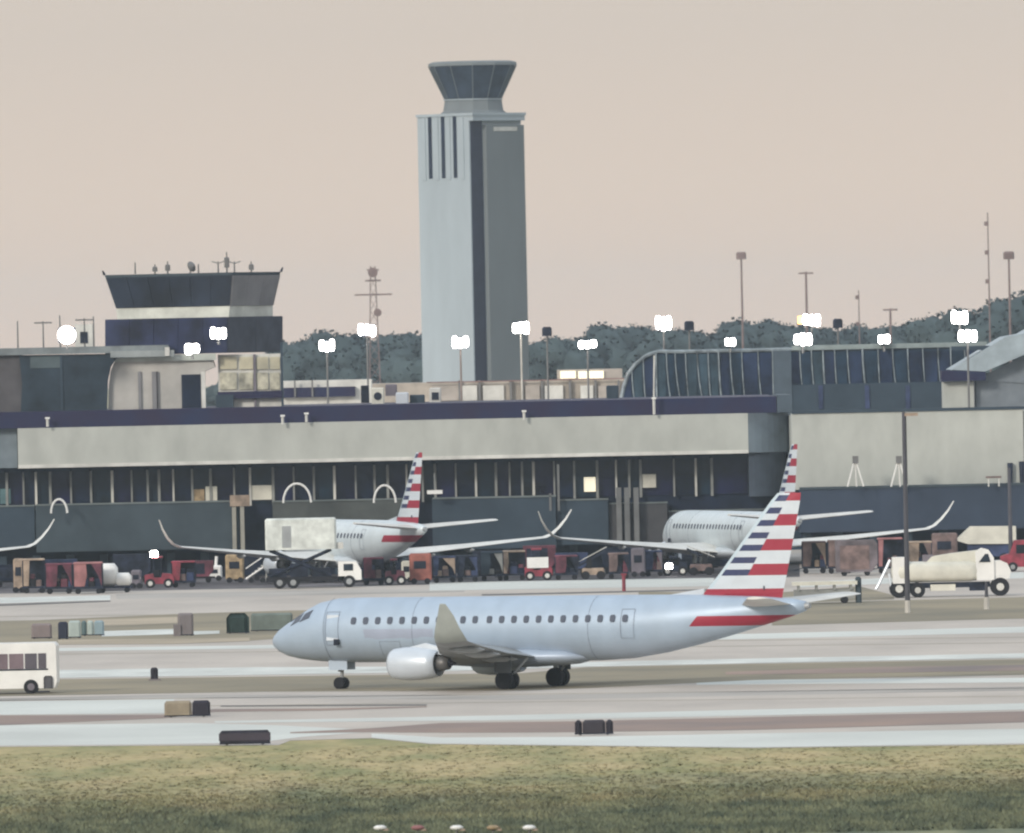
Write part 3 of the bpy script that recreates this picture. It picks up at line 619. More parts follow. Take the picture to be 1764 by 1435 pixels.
# right building
def right_block():
    Y = 1062; r = thing('right_concourse', (X(1600,Y), Y, 0), 'cream walled concourse with slate lower storey at right', 'terminal')
    xa = 1562
    g = lambda n, x0, x1, y0, y1, dy, dep, m: ppart(n, x0, x1, y0, y1, Y+dy, dep, m, r, y_at=xa)
    for a, c in ((1364,1561),(1562,1764),(1765,1965),(1966,2200)): g('wall_panel', a+.4, c-.4, 708, 840, 0, .8, M['wall'])
    g('wall', 1364, 2200, 712, 838, .8, 30, M['wall']); g('parapet', 1364, 2200, 704, 709, -.1, 1.2, M['slate'])
    g('lower_storey', 1378, 2200, 840, 914, -2.0, 30, mat('slate_navy',(.042,.060,.095),.7,vary=.12,scale=.25)); g('ledge', 1378, 2200, 836, 840, -2.1, 2.2, M['slate2'])
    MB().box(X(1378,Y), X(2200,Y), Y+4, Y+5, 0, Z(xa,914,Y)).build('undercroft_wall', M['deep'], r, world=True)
    for a in (1385,1440,1500,1560,1620,1680,1740,1800): MB().box(X(a,Y)-.3,X(a,Y)+.3,Y-1.4,Y-.8,0,Z(xa,914,Y)).build('column', M['slate'], r, world=True)
    for a, y0, y1 in ((1738,797,838),(1758,795,838)): MB().tube((X(a,Y),Y-.3,Z(xa,y1+4,Y)),(X(a,Y),Y-.3,Z(xa,y0+4,Y)),.16,.22,8).build('bollard_post', M['dark'], r, world=True)
right_block()
for px, lab in ((1474,'left one of the two against the cream wall'),(1549,'right one of the two, beside the tall dark pole')):
    Y = 1058.6; a = P(px, 838, Y); r = thing('tripod_floodlight', a, 'small white tripod light on ledge, ' + lab, 'floodlight', 'tripod lights on the ledge of the cream wall')
    for q in (-1,1): MB().tube((q*.62,0,0),(q*.08,0,1.9),.07,.06,5).build('leg', M['white'], r)
    MB().tube((.1,.5,0),(0,0,1.9),.07,.06,5).build('leg', M['white'], r); MB().box(-.2,.25,-.2,.2,1.8,2.35).build('lamp_head', M['pole'], r)
Y = 1059; a = P(1712,838,Y); r = thing('ledge_table', a, 'low curved dark topped fitting on the ledge near right edge', 'fitting')
MB().box(-.6,.6,-.2,.2,.65,.8).build('top', M['brown'], r); MB().box(-.45,-.35,-.1,.1,0,.65).build('leg', M['trim'], r); MB().box(.35,.45,-.1,.1,0,.65).build('leg', M['trim'], r)
# arches on the annex roofs
for px0, px1, yt, yb, lab in ((488,536,833,866,'left of the parked tail'),(644,682,836,866,'touching the striped parked tail'),(88,116,860,884,'near the left edge above the wing tip')):
    Y = 1068.6; a = P((px0+px1)/2, yb, Y); wd = (px1-px0)/F*Y/2; h = (yb-yt)/F*Y; r = thing('white_hose_arch', a, 'white curved pipe arch on the low roof, ' + lab, 'pipe arch')
    MB().path([(-wd*math.cos(t), 0, h*math.sin(t)) for t in [math.pi*k/10 for k in range(11)]], .09, 7).build('arch', M['white'], r)
a = P(749,851,1068.5); r = thing('white_bar_light', a, 'short white horizontal bar fitting right of the striped parked tail', 'light fixture')
MB().box(-.6,.6,-.1,.1,0,.3).build('bar', M['white'], r); MB().tube((0,.05,.3),(0,.05,1.6),.05,n=5).build('stem', M['mull'], r)

# ------------------------------------------------------------------ floodlight masts
def flood(px, py, Y, wpx, hpx, label, pole=None, warm=False, round_=False, low=0):
    c = P(px, py, Y); wd = wpx/F*Y/2; h = hpx/F*Y/2
    zb_ = c.z-low if low else 0; c = Vector((c.x, c.y, c.z-zb_)); r = thing('floodlight_mast', (c.x, Y, zb_), label, 'floodlight', 'lit floodlights above the terminal')
    MB().tube((0,.35,0),(0,.35,c.z-h),.12,.08,8).build('pole', pole or M['pole'], r)
    MB().box(-wd*.95,wd*.95,.05,.45,c.z-h*.8,c.z+h*.8).build('lamp_housing', M['dark'], r)
    if round_: MB().tube((0,-.08,c.z),(0,.04,c.z),wd,n=20).build('lamp_lens', M['lamp'], r)
    else:
        rq = random.Random(int(px)); nl = 2 if wpx < 26 else 3
        for q in range(nl):      # a head of two or three lamps, aimed a little differently
            xc = -wd+wd*(2*q+1)/nl; hh = h*rq.uniform(.72,.95); zo = rq.uniform(-.12,.12)*h; wq = wd/nl*1.02
            MB().loft([[(xc+wq*q2*math.copysign(abs(math.cos(t))**.6,math.cos(t)), yy, c.z+zo+hh*q2*math.copysign(abs(math.sin(t))**.6,math.sin(t))) for t in [2*math.pi*j/16 for j in range(16)]] for yy, q2 in ((.04,1),(-.08,.96),(-.12,.7))]).build('lamp_lens', M['lamp'], r)
    if warm: MB().box(-wd-.45,-wd*1.12,-.02,.2,c.z-.35,c.z+.35).build('amber_lens', M['lampw'], r)
for a in ((115,577,1073,31,31,'large round floodlight on the low roof at far left',None,False,True,1.15),(376,574,1074,27,23,'square floodlight in front of the navy office block',None,False,False,.9),(331,601,1074,25,21,'square floodlight below and left of the office block one',None,False,False,.8),
          (563,596,1200,26,22,'square floodlight low in front of trees left of tower',),(632,569,1210,30,25,'wide floodlight under the lattice mast',),(793,590,1250,28,23,'floodlight in front of the tower left face',mat('pole_brown',(.24,.19,.17))),
          (897,564,1250,28,24,'floodlight at the right edge of the tower shaft',M['polel']),(1012,593,1190,31,17,'flat wide floodlight right of the tower over trees',),(1143,557,1190,27,27,'high floodlight left of the vault',),
          (1258,590,1149.4,18,17,'small floodlight at the vault roof edge',None,False,False,.8),(1383,584,1149.4,31,23,'wide floodlight directly below the amber tinted one',None,False,False,1.2),(1398,551,1190,30,23,'floodlight with an amber lamp at its left',None,True),
          (1523,585,1149.4,20,20,'small floodlight midway along the right half of vault',None,False,False,1.0),(1653,547,1180,28,25,'upper of the two floodlights by the sloping roof',),(1667,578,1112,32,22,'lower of the two floodlights by the sloping roof',)):
    flood(*a)
for px, y0, y1, lab in ((942,563,690,'dark headed unlit lamp pole just right of the tower'),(1187,553,600,'unlit lamp head right of the high floodlight over trees'),(1443,549,600,'short dark unlit lamp post over the vault right of centre')):
    Y = 1180; a = P(px, y0, Y); r = thing('unlit_lamp_post', (a.x, Y, 0), lab, 'lamp post'); MB().tube((0,0,0),(0,0,a.z-.5),.11,.08,6).build('pole', M['pole'], r); MB().bevbox(-.42,.42,-.3,.3,a.z-.8,a.z,.15).build('lamp_head', M['dark'], r)
# foreground poles on the right apron
for px, yt, yb, lab in ((1564,710,1056,'tall dark pole with bracket crossing the white fuel truck'),(1700,1002,1050,'short thin post in front of the white fuel truck'),(1742,806,985,'slim dark pole at the right edge over the slate wall')):
    g_ = G(px, yb); t = P(px, yt, g_.y); r = thing('apron_pole', g_, lab, 'pole'); m_ = mat('apron_pole_steel',(.085,.085,.10),.6)
    MB().tube((0,0,.8),(0,0,t.z),.17 if yt < 900 else .12,.12 if yt < 900 else .08,8).build('pole', m_, r); MB().tube((0,0,0),(0,0,.8),.2,.17,8).build('base', M['polel'], r)
    if px == 1564: MB().box(0,.9,-.1,.1,t.z-.25,t.z-.05).build('bracket', M['tan'], r)

# ------------------------------------------------------------------ regional jets
def livery(kind):
    m = bpy.data.materials.new('livery_'+kind); m.use_nodes = True; t = m.node_tree; n = t.nodes.new; l = t.links.new
    b = t.nodes['Principled BSDF']; b.inputs['Roughness'].default_value = .42; b.inputs['Metallic'].default_value = .1 if kind == 'tail' else .15
    co = n('ShaderNodeTexCoord'); s = n('ShaderNodeSeparateXYZ'); l(co.outputs['Object'], s.inputs[0])
    def mth(op, a, b_=None):
        q = n('ShaderNodeMath'); q.operation = op
        for i_, v_ in enumerate((a, b_)):
            if v_ is None: continue
            if isinstance(v_, (int, float)): q.inputs[i_].default_value = v_
            else: l(v_, q.inputs[i_])
        return q.outputs[0]
    def mix(f, c1, c2):
        q = n('ShaderNodeMixRGB'); l(f, q.inputs[0])
        for i_, v_ in ((1, c1), (2, c2)):
            if isinstance(v_, tuple): q.inputs[i_].default_value = (*v_, 1)
            else: l(v_, q.inputs[i_])
        return q.outputs[0]
    def per(off, T_, duty):   # 1 inside a stripe of width duty, centred on off + k*T
        q = mth('FRACT', mth('DIVIDE', mth('SUBTRACT', s.outputs['Z'], off-duty/2), T_)); return mth('LESS_THAN', q, duty/T_)
    nz = n('ShaderNodeTexNoise'); nz.inputs['Scale'].default_value = .8; nz.inputs['Detail'].default_value = 4; l(co.outputs['Object'], nz.inputs['Vector'])
    RED = (.34,.022,.05); BLUE = (.035,.045,.12)
    if kind == 'tail':
        red = per(3.42, 1.255, .58); blu = per(5.79, .625, .31)
        bound = mth('ADD', 12.95, mth('MULTIPLY', mth('SUBTRACT', s.outputs['Z'], 5.87), .60))
        inb = mth('MULTIPLY', mth('LESS_THAN', s.outputs['X'], bound), mth('GREATER_THAN', s.outputs['Z'], 5.35))
        le = mth('GREATER_THAN', s.outputs['X'], mth('ADD', 11.40, mth('MULTIPLY', mth('SUBTRACT', s.outputs['Z'], 5.87), .85)))
        white = mix(nz.outputs['Fac'], (.66,.72,.76), (.56,.62,.68))
        base = mix(red, white, RED); field = mix(blu, white, BLUE); c = mix(inb, base, field)
        c = mix(mth('MULTIPLY', mth('LESS_THAN', le, .5), mth('GREATER_THAN', s.outputs['Z'], 5.0)), c, (.55,.66,.72))
    else:
        inz = mth('MULTIPLY', mth('GREATER_THAN', s.outputs['Z'], 3.10), mth('LESS_THAN', s.outputs['Z'], 3.62))
        inx = mth('GREATER_THAN', s.outputs['X'], mth('SUBTRACT', 9.9, mth('MULTIPLY', mth('SUBTRACT', 3.1, s.outputs['Z']), .9)))
        silver = mix(nz.outputs['Fac'], (.37,.47,.585), (.43,.525,.635)) if kind == 'body' else mix(nz.outputs['Fac'], (.58,.66,.70), (.66,.73,.76))
        c = mix(mth('MULTIPLY', inz, inx), silver, RED)
        # lavender grey mixed in towards the belly
        gr = n('ShaderNodeMapRange'); gr.inputs['From Min'].default_value = 2.6; gr.inputs['From Max'].default_value = 1.3; l(s.outputs['Z'], gr.inputs[0])
        g2 = mth('MULTIPLY', gr.outputs[0], .35); c = mix(g2, c, (.38,.38,.45))
        bx = mth('MULTIPLY', mth('GREATER_THAN', s.outputs['X'], mth('ADD', -9.4, mth('MULTIPLY', nz.outputs['Fac'], .6))), mth('LESS_THAN', s.outputs['X'], -5.0))
        bz = mth('MULTIPLY', mth('GREATER_THAN', s.outputs['Z'], mth('ADD', 2.45, mth('MULTIPLY', nz.outputs['Fac'], .4))), mth('LESS_THAN', s.outputs['Z'], 3.12))
        if kind == 'body': c = mix(mth('MULTIPLY', mth('MULTIPLY', bx, bz), .45), c, (.33,.32,.42))
    mp = n('ShaderNodeMapping'); mp.inputs['Scale'].default_value = (.9,.5,.5) if kind != 'tail' else (.3,.3,1.5); l(co.outputs['Object'], mp.inputs[0])
    n4 = n('ShaderNodeTexNoise'); n4.inputs['Scale'].default_value = 1; n4.inputs['Detail'].default_value = 6; l(mp.outputs[0], n4.inputs['Vector'])
    mr4 = n('ShaderNodeMapRange'); mr4.inputs['From Min'].default_value = .35; mr4.inputs['From Max'].default_value = .65; mr4.inputs['To Min'].default_value = .92; mr4.inputs['To Max'].default_value = 1.03; l(n4.outputs['Fac'], mr4.inputs[0])
    mu = n('ShaderNodeMixRGB'); mu.blend_type = 'MULTIPLY'; mu.inputs[0].default_value = 1; l(c, mu.inputs[1]); l(mr4.outputs[0], mu.inputs[2]); l(mu.outputs[0], b.inputs['Base Color']); return m
M['tail'] = livery('tail'); M['body'] = livery('body'); M['body_pale'] = livery('body_pale')

def jet(label, span, group):
    r = thing('regional_jet', (0,0,0), label, 'airplane', group)
    O = 15.45; n = 28; BODY = M['body'] if group is None else M['body_pale']
    def ring(x, zc, hz, hy): return [(x-O, hy*math.cos(2*math.pi*k/n), zc+hz*math.sin(2*math.pi*k/n)) for k in range(n)]
    st = [(0,2.50,.04,.04),(.12,2.50,.30,.28),(.45,2.52,.58,.52),(1.0,2.58,.86,.80),(1.7,2.70,1.13,1.06),(2.3,2.84,1.34,1.22),(3.0,2.97,1.53,1.36),(4.0,3.05,1.64,1.47),(5.2,3.05,1.675,1.505),(10,3.05,1.675,1.505),
          (15,3.05,1.675,1.505),(19.5,3.05,1.675,1.505),(21.5,3.10,1.62,1.48),(23.5,3.24,1.47,1.38),(25.5,3.44,1.25,1.20),(27.5,3.66,.98,.92),(29.3,3.86,.70,.60),(30.8,4.0,.43,.34),(31.5,4.06,.24,.20)]
    fu = MB().loft([ring(*s_) for s_ in st]).build('fuselage', BODY, r, smooth=True)
    MB().tube((31.45-O,0,4.06),(31.75-O,0,4.08),.2,.14,10).build('tail_cone', M['wingg'], r)
    # windows
    wmat = mat('cabin_window',(.10,.115,.15),.25)
    def pt(th, x, e_=.015): return (x-O, -(1.505+e_)*math.cos(th), 3.05+(1.675+e_)*math.sin(th))
    th0, th1 = .19, .42
    def win(sy):
        b = MB(); vv = []
        for x_, th in ((-.16,th0+.05),(-.16,th1-.05),(-.10,th1),(.10,th1),(.16,th1-.05),(.16,th0+.05),(.10,th0),(-.10,th0)):
            for e_ in (.0,.02):
                p = pt(th, O+x_, e_); vv.append((p[0], p[1]*sy, p[2]))
        ring0 = vv[0::2]; ring1 = vv[1::2]; b.loft([ring0, ring1]); return b
    wl = win(1).build('window', wmat, r); wl.location.x = 5.7-O+ O*0 ; wl2 = win(-1).build('window', wmat, r); wl2.location.x = wl.location.x
    for k in range(1, 23):
        for w0 in (wl, wl2):
            o = w0.copy(); col.objects.link(o); o.parent = r; o.location.x = 5.7-O+k*.725 + (.12 if k > 10 else 0)
    # cockpit panes
    def zt(x):    # surface point on the nose at fraction th
        for a, b_ in zip(st, st[1:]):
            if a[0] <= x <= b_[0]:
                t = (x-a[0])/(b_[0]-a[0]); return [a[q]+(b_[q]-a[q])*t for q in (1,2,3)]
    def nose(x, th, sy, e_=.02): zc, hz, hy = zt(x); return (x-O, -sy*(hy+e_)*math.cos(th), zc+(hz+e_)*math.sin(th))
    for sy in (1,-1):
        for (xa, xb, t0, t1) in ((1.55,2.15,.62,.98),(2.2,2.85,.55,.86),(1.35,1.9,1.03,1.45)):
            q0 = [nose(xa,t0,sy,.0),nose(xb,t0,sy,.0),nose(xb+.12,t1,sy,.0),nose(xa+.25,t1,sy,.0)]; q1 = [nose(xa,t0,sy,.03),nose(xb,t0,sy,.03),nose(xb+.12,t1,sy,.03),nose(xa+.25,t1,sy,.03)]
            MB().loft([q0,q1]).build('windscreen', wmat, r)
        b = MB(); dz = [( 4.05,-.30),(4.05,.50),(4.75,.50),(4.75,-.30)]
        b.loft([[(pt(th,x,0)[0],sy*pt(th,x,0)[1],pt(th,x,0)[2]) for x, th in dz],[(pt(th,x,.02)[0],sy*pt(th,x,.02)[1],pt(th,x,.02)[2]) for x, th in dz]])
        dr = b.build('door', M['lsilver'], r); MB().box(4.55-O,4.85-O,-sy*1.53-.03,-sy*1.53+.03,2.30,2.62).build('handle', M['dark'], dr)
        sm_ = mat('panel_seam', (.20,.23,.29), .6)
        def seam(pts):
            b = MB()
            for (xa, ta), (xb, tb) in zip(pts, pts[1:]):
                n_ = max(1, int(abs(tb-ta)/.12))
                for q in range(n_):
                    t0_, t1_ = ta+(tb-ta)*q/n_, ta+(tb-ta)*(q+1)/n_; x0_, x1_ = xa+(xb-xa)*q/n_, xa+(xb-xa)*(q+1)/n_
                    p0 = pt(t0_, x0_, .0); p1 = pt(t1_, x1_, .0); b.tube((p0[0],p0[1]*sy,p0[2]), (p1[0],p1[1]*sy,p1[2]), .011, n=4)
            return b
        for xd, t0_, t1_ in ((4.4,-.45,.62),(21.9,-.30,.62)):
            seam([(xd-.38,t0_),(xd-.38,t1_),(xd+.38,t1_),(xd+.38,t0_),(xd-.38,t0_)]).build('door_frame', sm_, r)
        seam([(7.2,-.95),(7.2,-.35),(8.4,-.35),(8.4,-.95)]).build('cargo_door_frame', sm_, r)
        for xs_ in (3.9,9.2,19.6): seam([(xs_,-1.2),(xs_,1.4)]).build('skin_seam', sm_, r)
    # wings
    def foil(xle, y, z, ch, th, dih=0):
        prof2 = [(0,0),(.03,.35),(.12,.72),(.32,1.0),(.6,.78),(.85,.35),(1,.04),(1,-.02),(.8,-.12),(.5,-.42),(.25,-.5),(.08,-.32)]
        return [(xle+ch*a-O, y-dih*th*ch*b_, z+th*ch*b_) for a, b_ in prof2]
    hs = span/2; k = hs/13.0; tip = hs-.55
    zz = 1.62; tanl = math.tan(D2R(29 if group is None else 27))
    for sy in (-1, 1):
        secs = [(.3,0,6.1,.13),(1.5,.0,5.6,.13),(4.2,.0,4.0,.115),(9.0,.0,2.55,.10),(tip,.0,1.9 if group is None else 1.2,.09)]
        R_ = [foil(10.9+(y-1.5)*tanl if y > 1.5 else 10.9-(1.5-y)*.1, sy*y, zz+max(0,y-1.5)*.105, ch, th) for y, _, ch, th in secs]
        wg = MB().loft(R_).build('wing', M['wingg'] if group is None else M['wingl'], r); smooth_angle(wg)
        xl = 10.9+(tip-1.5)*tanl; zl = zz+(tip-1.5)*.105; W_ = []
        for dy, dz, dx, ch in (((0,0,0,1.9),(.35,.22,.15,1.8),(.60,.65,.35,1.45),(.85,1.3,.65,.95),(1.05,1.9,.9,.35)) if group is None else ((0,0,0,1.2),(.5,.25,.3,.85),(.95,.75,.6,.65),(1.35,1.4,1.0,.45),(1.65,2.1,1.4,.25))):
            W_.append(foil(xl+dx, sy*(tip+dy*k), zl+dz, ch, .08, dih=sy*.8))
        wi = MB().loft(W_).build('winglet', M['wingl'] if group else mat('winglet_grey', (.33,.355,.33), .5), wg); smooth_angle(wi)
        for yy in (3.0,6.3,9.2):     # flap track fairings
            xf = 10.9+(yy-1.5)*tanl+ (4.5-.28*yy); zf = zz+(yy-1.5)*.105-.1
            MB().loft([[(xf-1.2+dx-O, sy*yy+.14*q*math.cos(t), zf-.12+.2*q*math.sin(t)) for t in [2*math.pi*j/8 for j in range(8)]] for dx, q in ((0,.2),(.6,1),(1.5,.9),(2.1,.15))]).build('flap_fairing', M['wingg'], wg, smooth=True)
        # belly fairing half
        MB().loft([[(x_-O, sy*(.2+ry*math.cos(t)), 1.62+rz*math.sin(t)) for t in [2*math.pi*j/14 for j in range(14)]] for x_, ry, rz in ((9.4,.2,.1),(10.6,1.2,.42),(13,1.42,.55),(16,1.42,.55),(18,1.2,.42),(19.4,.2,.1))]).build('belly_fairing', BODY, r, smooth=True)
        # engine
        ey, ez, ex = sy*4.25, 1.40, 9.65
        def er(x_, rad, zo=0): return [(ex+x_-O, ey+rad*math.cos(2*math.pi*j/24), ez+zo+rad*1.02*math.sin(2*math.pi*j/24)) for j in range(24)]
        ng = thing_part('engine', r)
        MB().loft([er(.05,.60),er(0,.66),er(.18,.76),(er(.8,.83)),er(1.5,.83),er(2.2,.76),er(2.75,.66),er(2.75,.60),er(2.0,.60)], cap=False).build('nacelle', M['lsilver'], ng, smooth=True)
        MB().loft([er(.45,.60),er(.5,.6)]).build('fan', M['engd'], ng)
        MB().loft([er(-.0+.15,.05),er(.45,.2)]).build('spinner', M['wingg'], ng)
        MB().loft([er(2.3,.6),er(2.35,.6)]).build('exhaust_duct', M['engd'], ng)
        MB().loft([er(2.3,.44),er(3.05,.36),er(3.35,.30)]).build('core_nozzle', mat('hot_metal', (.16,.155,.15), .45, .4), ng, smooth=True)
        MB().loft([er(3.35,.20),er(3.75,.04)]).build('exhaust_cone', M['engd'], ng, smooth=True)
        MB().loft([[(ex+a-O, ey-.13*q, b_),(ex+a-O, ey+.13*q, b_),(ex+a-O, ey+.1*q, c_),(ex+a-O, ey-.1*q, c_)] for a, b_, c_, q in ((.9,2.1,2.22,.5),(2.0,1.95,2.45,1),(3.4,1.8,2.1,1),(4.8,1.85,1.95,.4))]).build('pylon', M['lsilver'], ng)
    # vertical fin
    def fin(x0, x1, z, t): return [(x0-O,0,z),(x0+(x1-x0)*.3-O,-t,z),(x0+(x1-x0)*.65-O,-t*.7,z),(x1-O,0,z),(x0+(x1-x0)*.65-O,t*.7,z),(x0+(x1-x0)*.3-O,t,z)]
    MB().loft([fin(24.2,30.1,4.25,.14),fin(25.6,30.2,4.75,.19),fin(26.5,30.45,5.7,.19),fin(29.6,31.3,9.4,.12),fin(30.0,31.35,9.8,.06)]).build('vertical_fin', M['tail'], r)
    MB().loft([[(a-O,-.02,b_),(a-O,.02,b_),(a+.05-O,.02,c_),(a+.05-O,-.02,c_)] for a, b_, c_ in ((22.9,4.5,4.6),(25.6,4.7,5.0))]).build('dorsal_fillet', M['lsilver'], r)
    MB().box(29.15-O,29.19-O,-.165,.165,4.9,5.1).build('rudder_hinge', M['dark'], r)
    hs2 = 5.0 if group is None else 5.6
    for sy in (-1, 1):
        R_ = [foil(28.0+(y-.4)*.62, sy*y, 4.15+(y-.4)*.09, ch, .09) for y, ch in ((.4,2.9),(1.5,2.5),(hs2*.7,1.85),(hs2-.3,1.45),(hs2,1.1))]
        hw_ = MB().loft(R_).build('horizontal_stabilizer', M['wingl'], r); smooth_angle(hw_)
    # landing gear
    def wheel(p, rad, wd_, par):
        w_ = MB().tube((p[0],p[1]-wd_/2,p[2]),(p[0],p[1]+wd_/2,p[2]),rad,n=20).build('wheel', M['black'], par)
        MB().tube((p[0],p[1]-wd_/2-.02,p[2]),(p[0],p[1]-wd_/2,p[2]),rad*.45,n=12).build('hub', M['wingg'], w_) if False else None
        return w_
    g_ = thing_part('nose_gear', r); xg = 4.05-O
    MB().tube((xg,0,.35),(xg+.15,0,1.75),.09,n=8).build('strut', M['wingg'], g_)
    for q in (-.2,.2): wheel((xg,q,.31),.31,.2,g_)
    MB().box(xg-.5,xg+.6,-.42,-.38,1.0,1.55).build('gear_door', M['silver'], g_); MB().box(xg-.5,xg+.6,.38,.42,1.0,1.55).build('gear_door', M['silver'], g_)
    MB().box(xg-.12,xg-.02,-.12,.12,.9,1.1).build('taxi_light', M['trim'], g_)
    for sy in (-1,1):
        g_ = thing_part('main_gear', r)
        MB().tube((0,sy*2.6,.45),(-.1,sy*2.45,1.8),.13,n=8).build('strut', M['wingg'], g_)
        MB().tube((.1,sy*2.5,.6),(1.0,sy*2.2,1.6),.07,n=6).build('side_brace', M['wingg'], g_)
        for q in (-.27,.27): wheel((0,sy*2.6+q,.48),.48,.34,g_)
        MB().box(-.5,.5,sy*3.05-.03,sy*3.05+.03,.85,1.75).build('gear_door', mat('gear_door_grey',(.10,.11,.12)), g_)
    return r
def thing_part(name, parent):
    o = bpy.data.objects.new(name, None); col.objects.link(o); o.parent = parent; return o
main = jet('large silver regional jet taxiing left with red, white and blue striped tail', 25.0, None)
g0 = G(918, 1185); main.location = g0; main.rotation_euler.z = -D2R(30)
pj = jet('white bodied regional jet parked nose in behind the maroon carts, whole striped tail showing', 30.4, 'jets parked nose in at the concourse')
def place(o, px_tail, Y, phi, kx=1.0):
    # the tail cone end shows at column px_tail
    a = P(px_tail, 900, Y); o.location = (a.x - 16.0*math.cos(phi), Y + 16.0*math.sin(phi)*0, 0); o.rotation_euler.z = -phi
place(pj, 733, 1036, D2R(69))
p3 = copy_tree(pj); place(p3, 1370, 1040, D2R(72.5)); p3['label'] = 'parked regional jet half hidden behind the taxiing jet tail'
p1 = copy_tree(pj); place(p1, -165, 1044, D2R(70)); p1['label'] = 'parked jet at the left edge with only its wing tip in view'

# ------------------------------------------------------------------ ground vehicles and equipment
def wheels(r, xs, y, rad, wd=.25, hub=None, nm='wheel'):
    for x_ in xs:
        for yy in y:
            w_ = MB().tube((x_,yy-wd/2,rad),(x_,yy+wd/2,rad),rad,n=18).build(nm, M['black'], r)
            if hub: MB().tube((x_,yy-wd/2-.03,rad),(x_,yy-wd/2,rad),rad*.5,n=12).build('hub', hub, w_)
def at(px0, px1, yb): return G((px0+px1)/2, yb)
def m_of(px, Y): return px/F*Y
def cart(px0, px1, yt, yb, cover, label, side=None, group='baggage carts on the apron', open_=True):
    g_ = at(px0,px1,yb); L_ = m_of(px1-px0, g_.y); h = m_of(yb-yt, g_.y); r = thing('baggage_cart', g_, label, 'baggage cart', group); a = L_/2
    MB().box(-a,a,-.8,.8,.38,.52).build('deck', M['dark'], r); wheels(r, (-a*.7,a*.7), (-.6,.6), .2, .14)
    rr = random.Random(int(px0)*7+int(yt)); lean = rr.uniform(-.06,.06)
    MB().bevbox(-a,a,-.85,.85,h-.13,h,.07).build('canopy', cover, r)
    for q in (-1,1):
        for yy in (-.8,.8): MB().box(q*a*.97-.03,q*a*.97+.03,yy-.03,yy+.03,.52,h-.14).build('corner_post', M['dark'], r)
    MB().box(-a*.94,a*.94,.70,.76,.53,h-.14).build('rear_curtain', M['dark'], r)
    c1 = rr.uniform(-.55,.1); MB().prism([(-a*.94,.56),(a*(c1-.12),.56),(a*(c1+lean),h*.6),(a*c1,h-.14),(-a*.94,h-.14)], -.79,-.72).build('curtain', cover, r)
    if rr.random() < .6: MB().prism([(a*.93,.56),(a*.93,h-.14),(a*(c1+.35),h-.14),(a*.72,h*.55)][::-1], -.79,-.72).build('curtain', side or cover, r)
    pal = [M['dark'],M['black'],M['blue'],side or M['brown'],M['maroon'],M['deep'],M['brown']]; xq = -a*.9
    while xq < a*.7:
        wq = rr.uniform(.35,.6); hq = rr.uniform(.3,.62)
        MB().bevbox(xq,min(a*.9,xq+wq),-.6,.3,.53,.53+hq,.06).build('suitcase', rr.choice(pal), r)
        if rr.random() < .7: MB().bevbox(xq+.03,min(a*.88,xq+wq*.9),-.55,.2,.54+hq,.54+hq+rr.uniform(.2,.4),.06).build('suitcase', rr.choice(pal), r)
        xq += wq+.03
    MB().tube((-a,0,.42),(-a-.6,0,.25),.04,n=5).build('tow_bar', M['dark'], r)
    return r
def tug(px0, px1, yt, yb, m_, label, cab=True, light=None, flip=1):
    g_ = at(px0,px1,yb); L_ = m_of(px1-px0, g_.y); h = m_of(yb-yt, g_.y); r = thing('baggage_tractor', g_, label, 'tractor'); a = L_/2; f = flip
    pts = [(-a,.32),(a,.32),(a,.85),(a*.85,1.05),(a*.2,1.12),(a*.15,.8),(-a*.35,.8),(-a*.4,1.1),(-a,1.0)]
    MB().prism([(f*x_,z_) for x_,z_ in (pts if f > 0 else pts[::-1])], -.75,.75).build('body', m_, r)
    wheels(r, (-a*.62,a*.62), (-.68,.68), .36, .24, hub=M['trim'])
    for x_ in (-a*.38,a*.14): 
        for yy in (-.68,.68): MB().tube((f*x_,yy,.8),(f*x_,yy,h-.1),.045,n=5).build('roof_post', M['dark'], r)
    MB().bevbox(-a*.5,a*.26,-.78,.78,h-.14,h,.05).build('roof', m_, r); MB().box(f*(-a*.2)-.25,f*(-a*.2)+.25,-.3,.3,.8,1.35).build('seat', M['black'], r)
    MB().box(-.05+f*a*.1,.05+f*a*.1,-.2,.2,1.1,1.3).build('steering_wheel', M['black'], r)
    if light: MB().bevbox(-.28+light,.28+light,-.86,-.7,h-.05,h+.42,.1).build('beacon', M['lamp'], r)
    return r
def beltloader(px0, px1, yt, yb, m_, label, f=1):
    g_ = at(px0,px1,yb); L_ = m_of(px1-px0, g_.y); h = m_of(yb-yt, g_.y); r = thing('belt_loader', g_, label, 'belt loader'); a = L_/2
    MB().bevbox(-a*.8,a*.8,-.8,.8,.35,.85,.1).build('chassis', m_, r); wheels(r, (-a*.55,a*.55), (-.75,.75), .32, .22)
    z0, z1 = .95, h-.1
    pts = [(-a,z0),(a,z1),(a,z1+.18),(-a,z0+.18)]
    MB().prism([(f*x_,z_) for x_,z_ in pts][::f], -.45,.45).build('conveyor', M['dark'], r); MB().path([(-a*f,-.5,z0+.4),(a*f,-.5,z1+.35)], .04,5).build('handrail', M['trim'], r)
    MB().box(-.3*f-.2,-.3*f+.2,-.75,-.35,.85,1.6).build('operator_seat', M['black'], r); return r
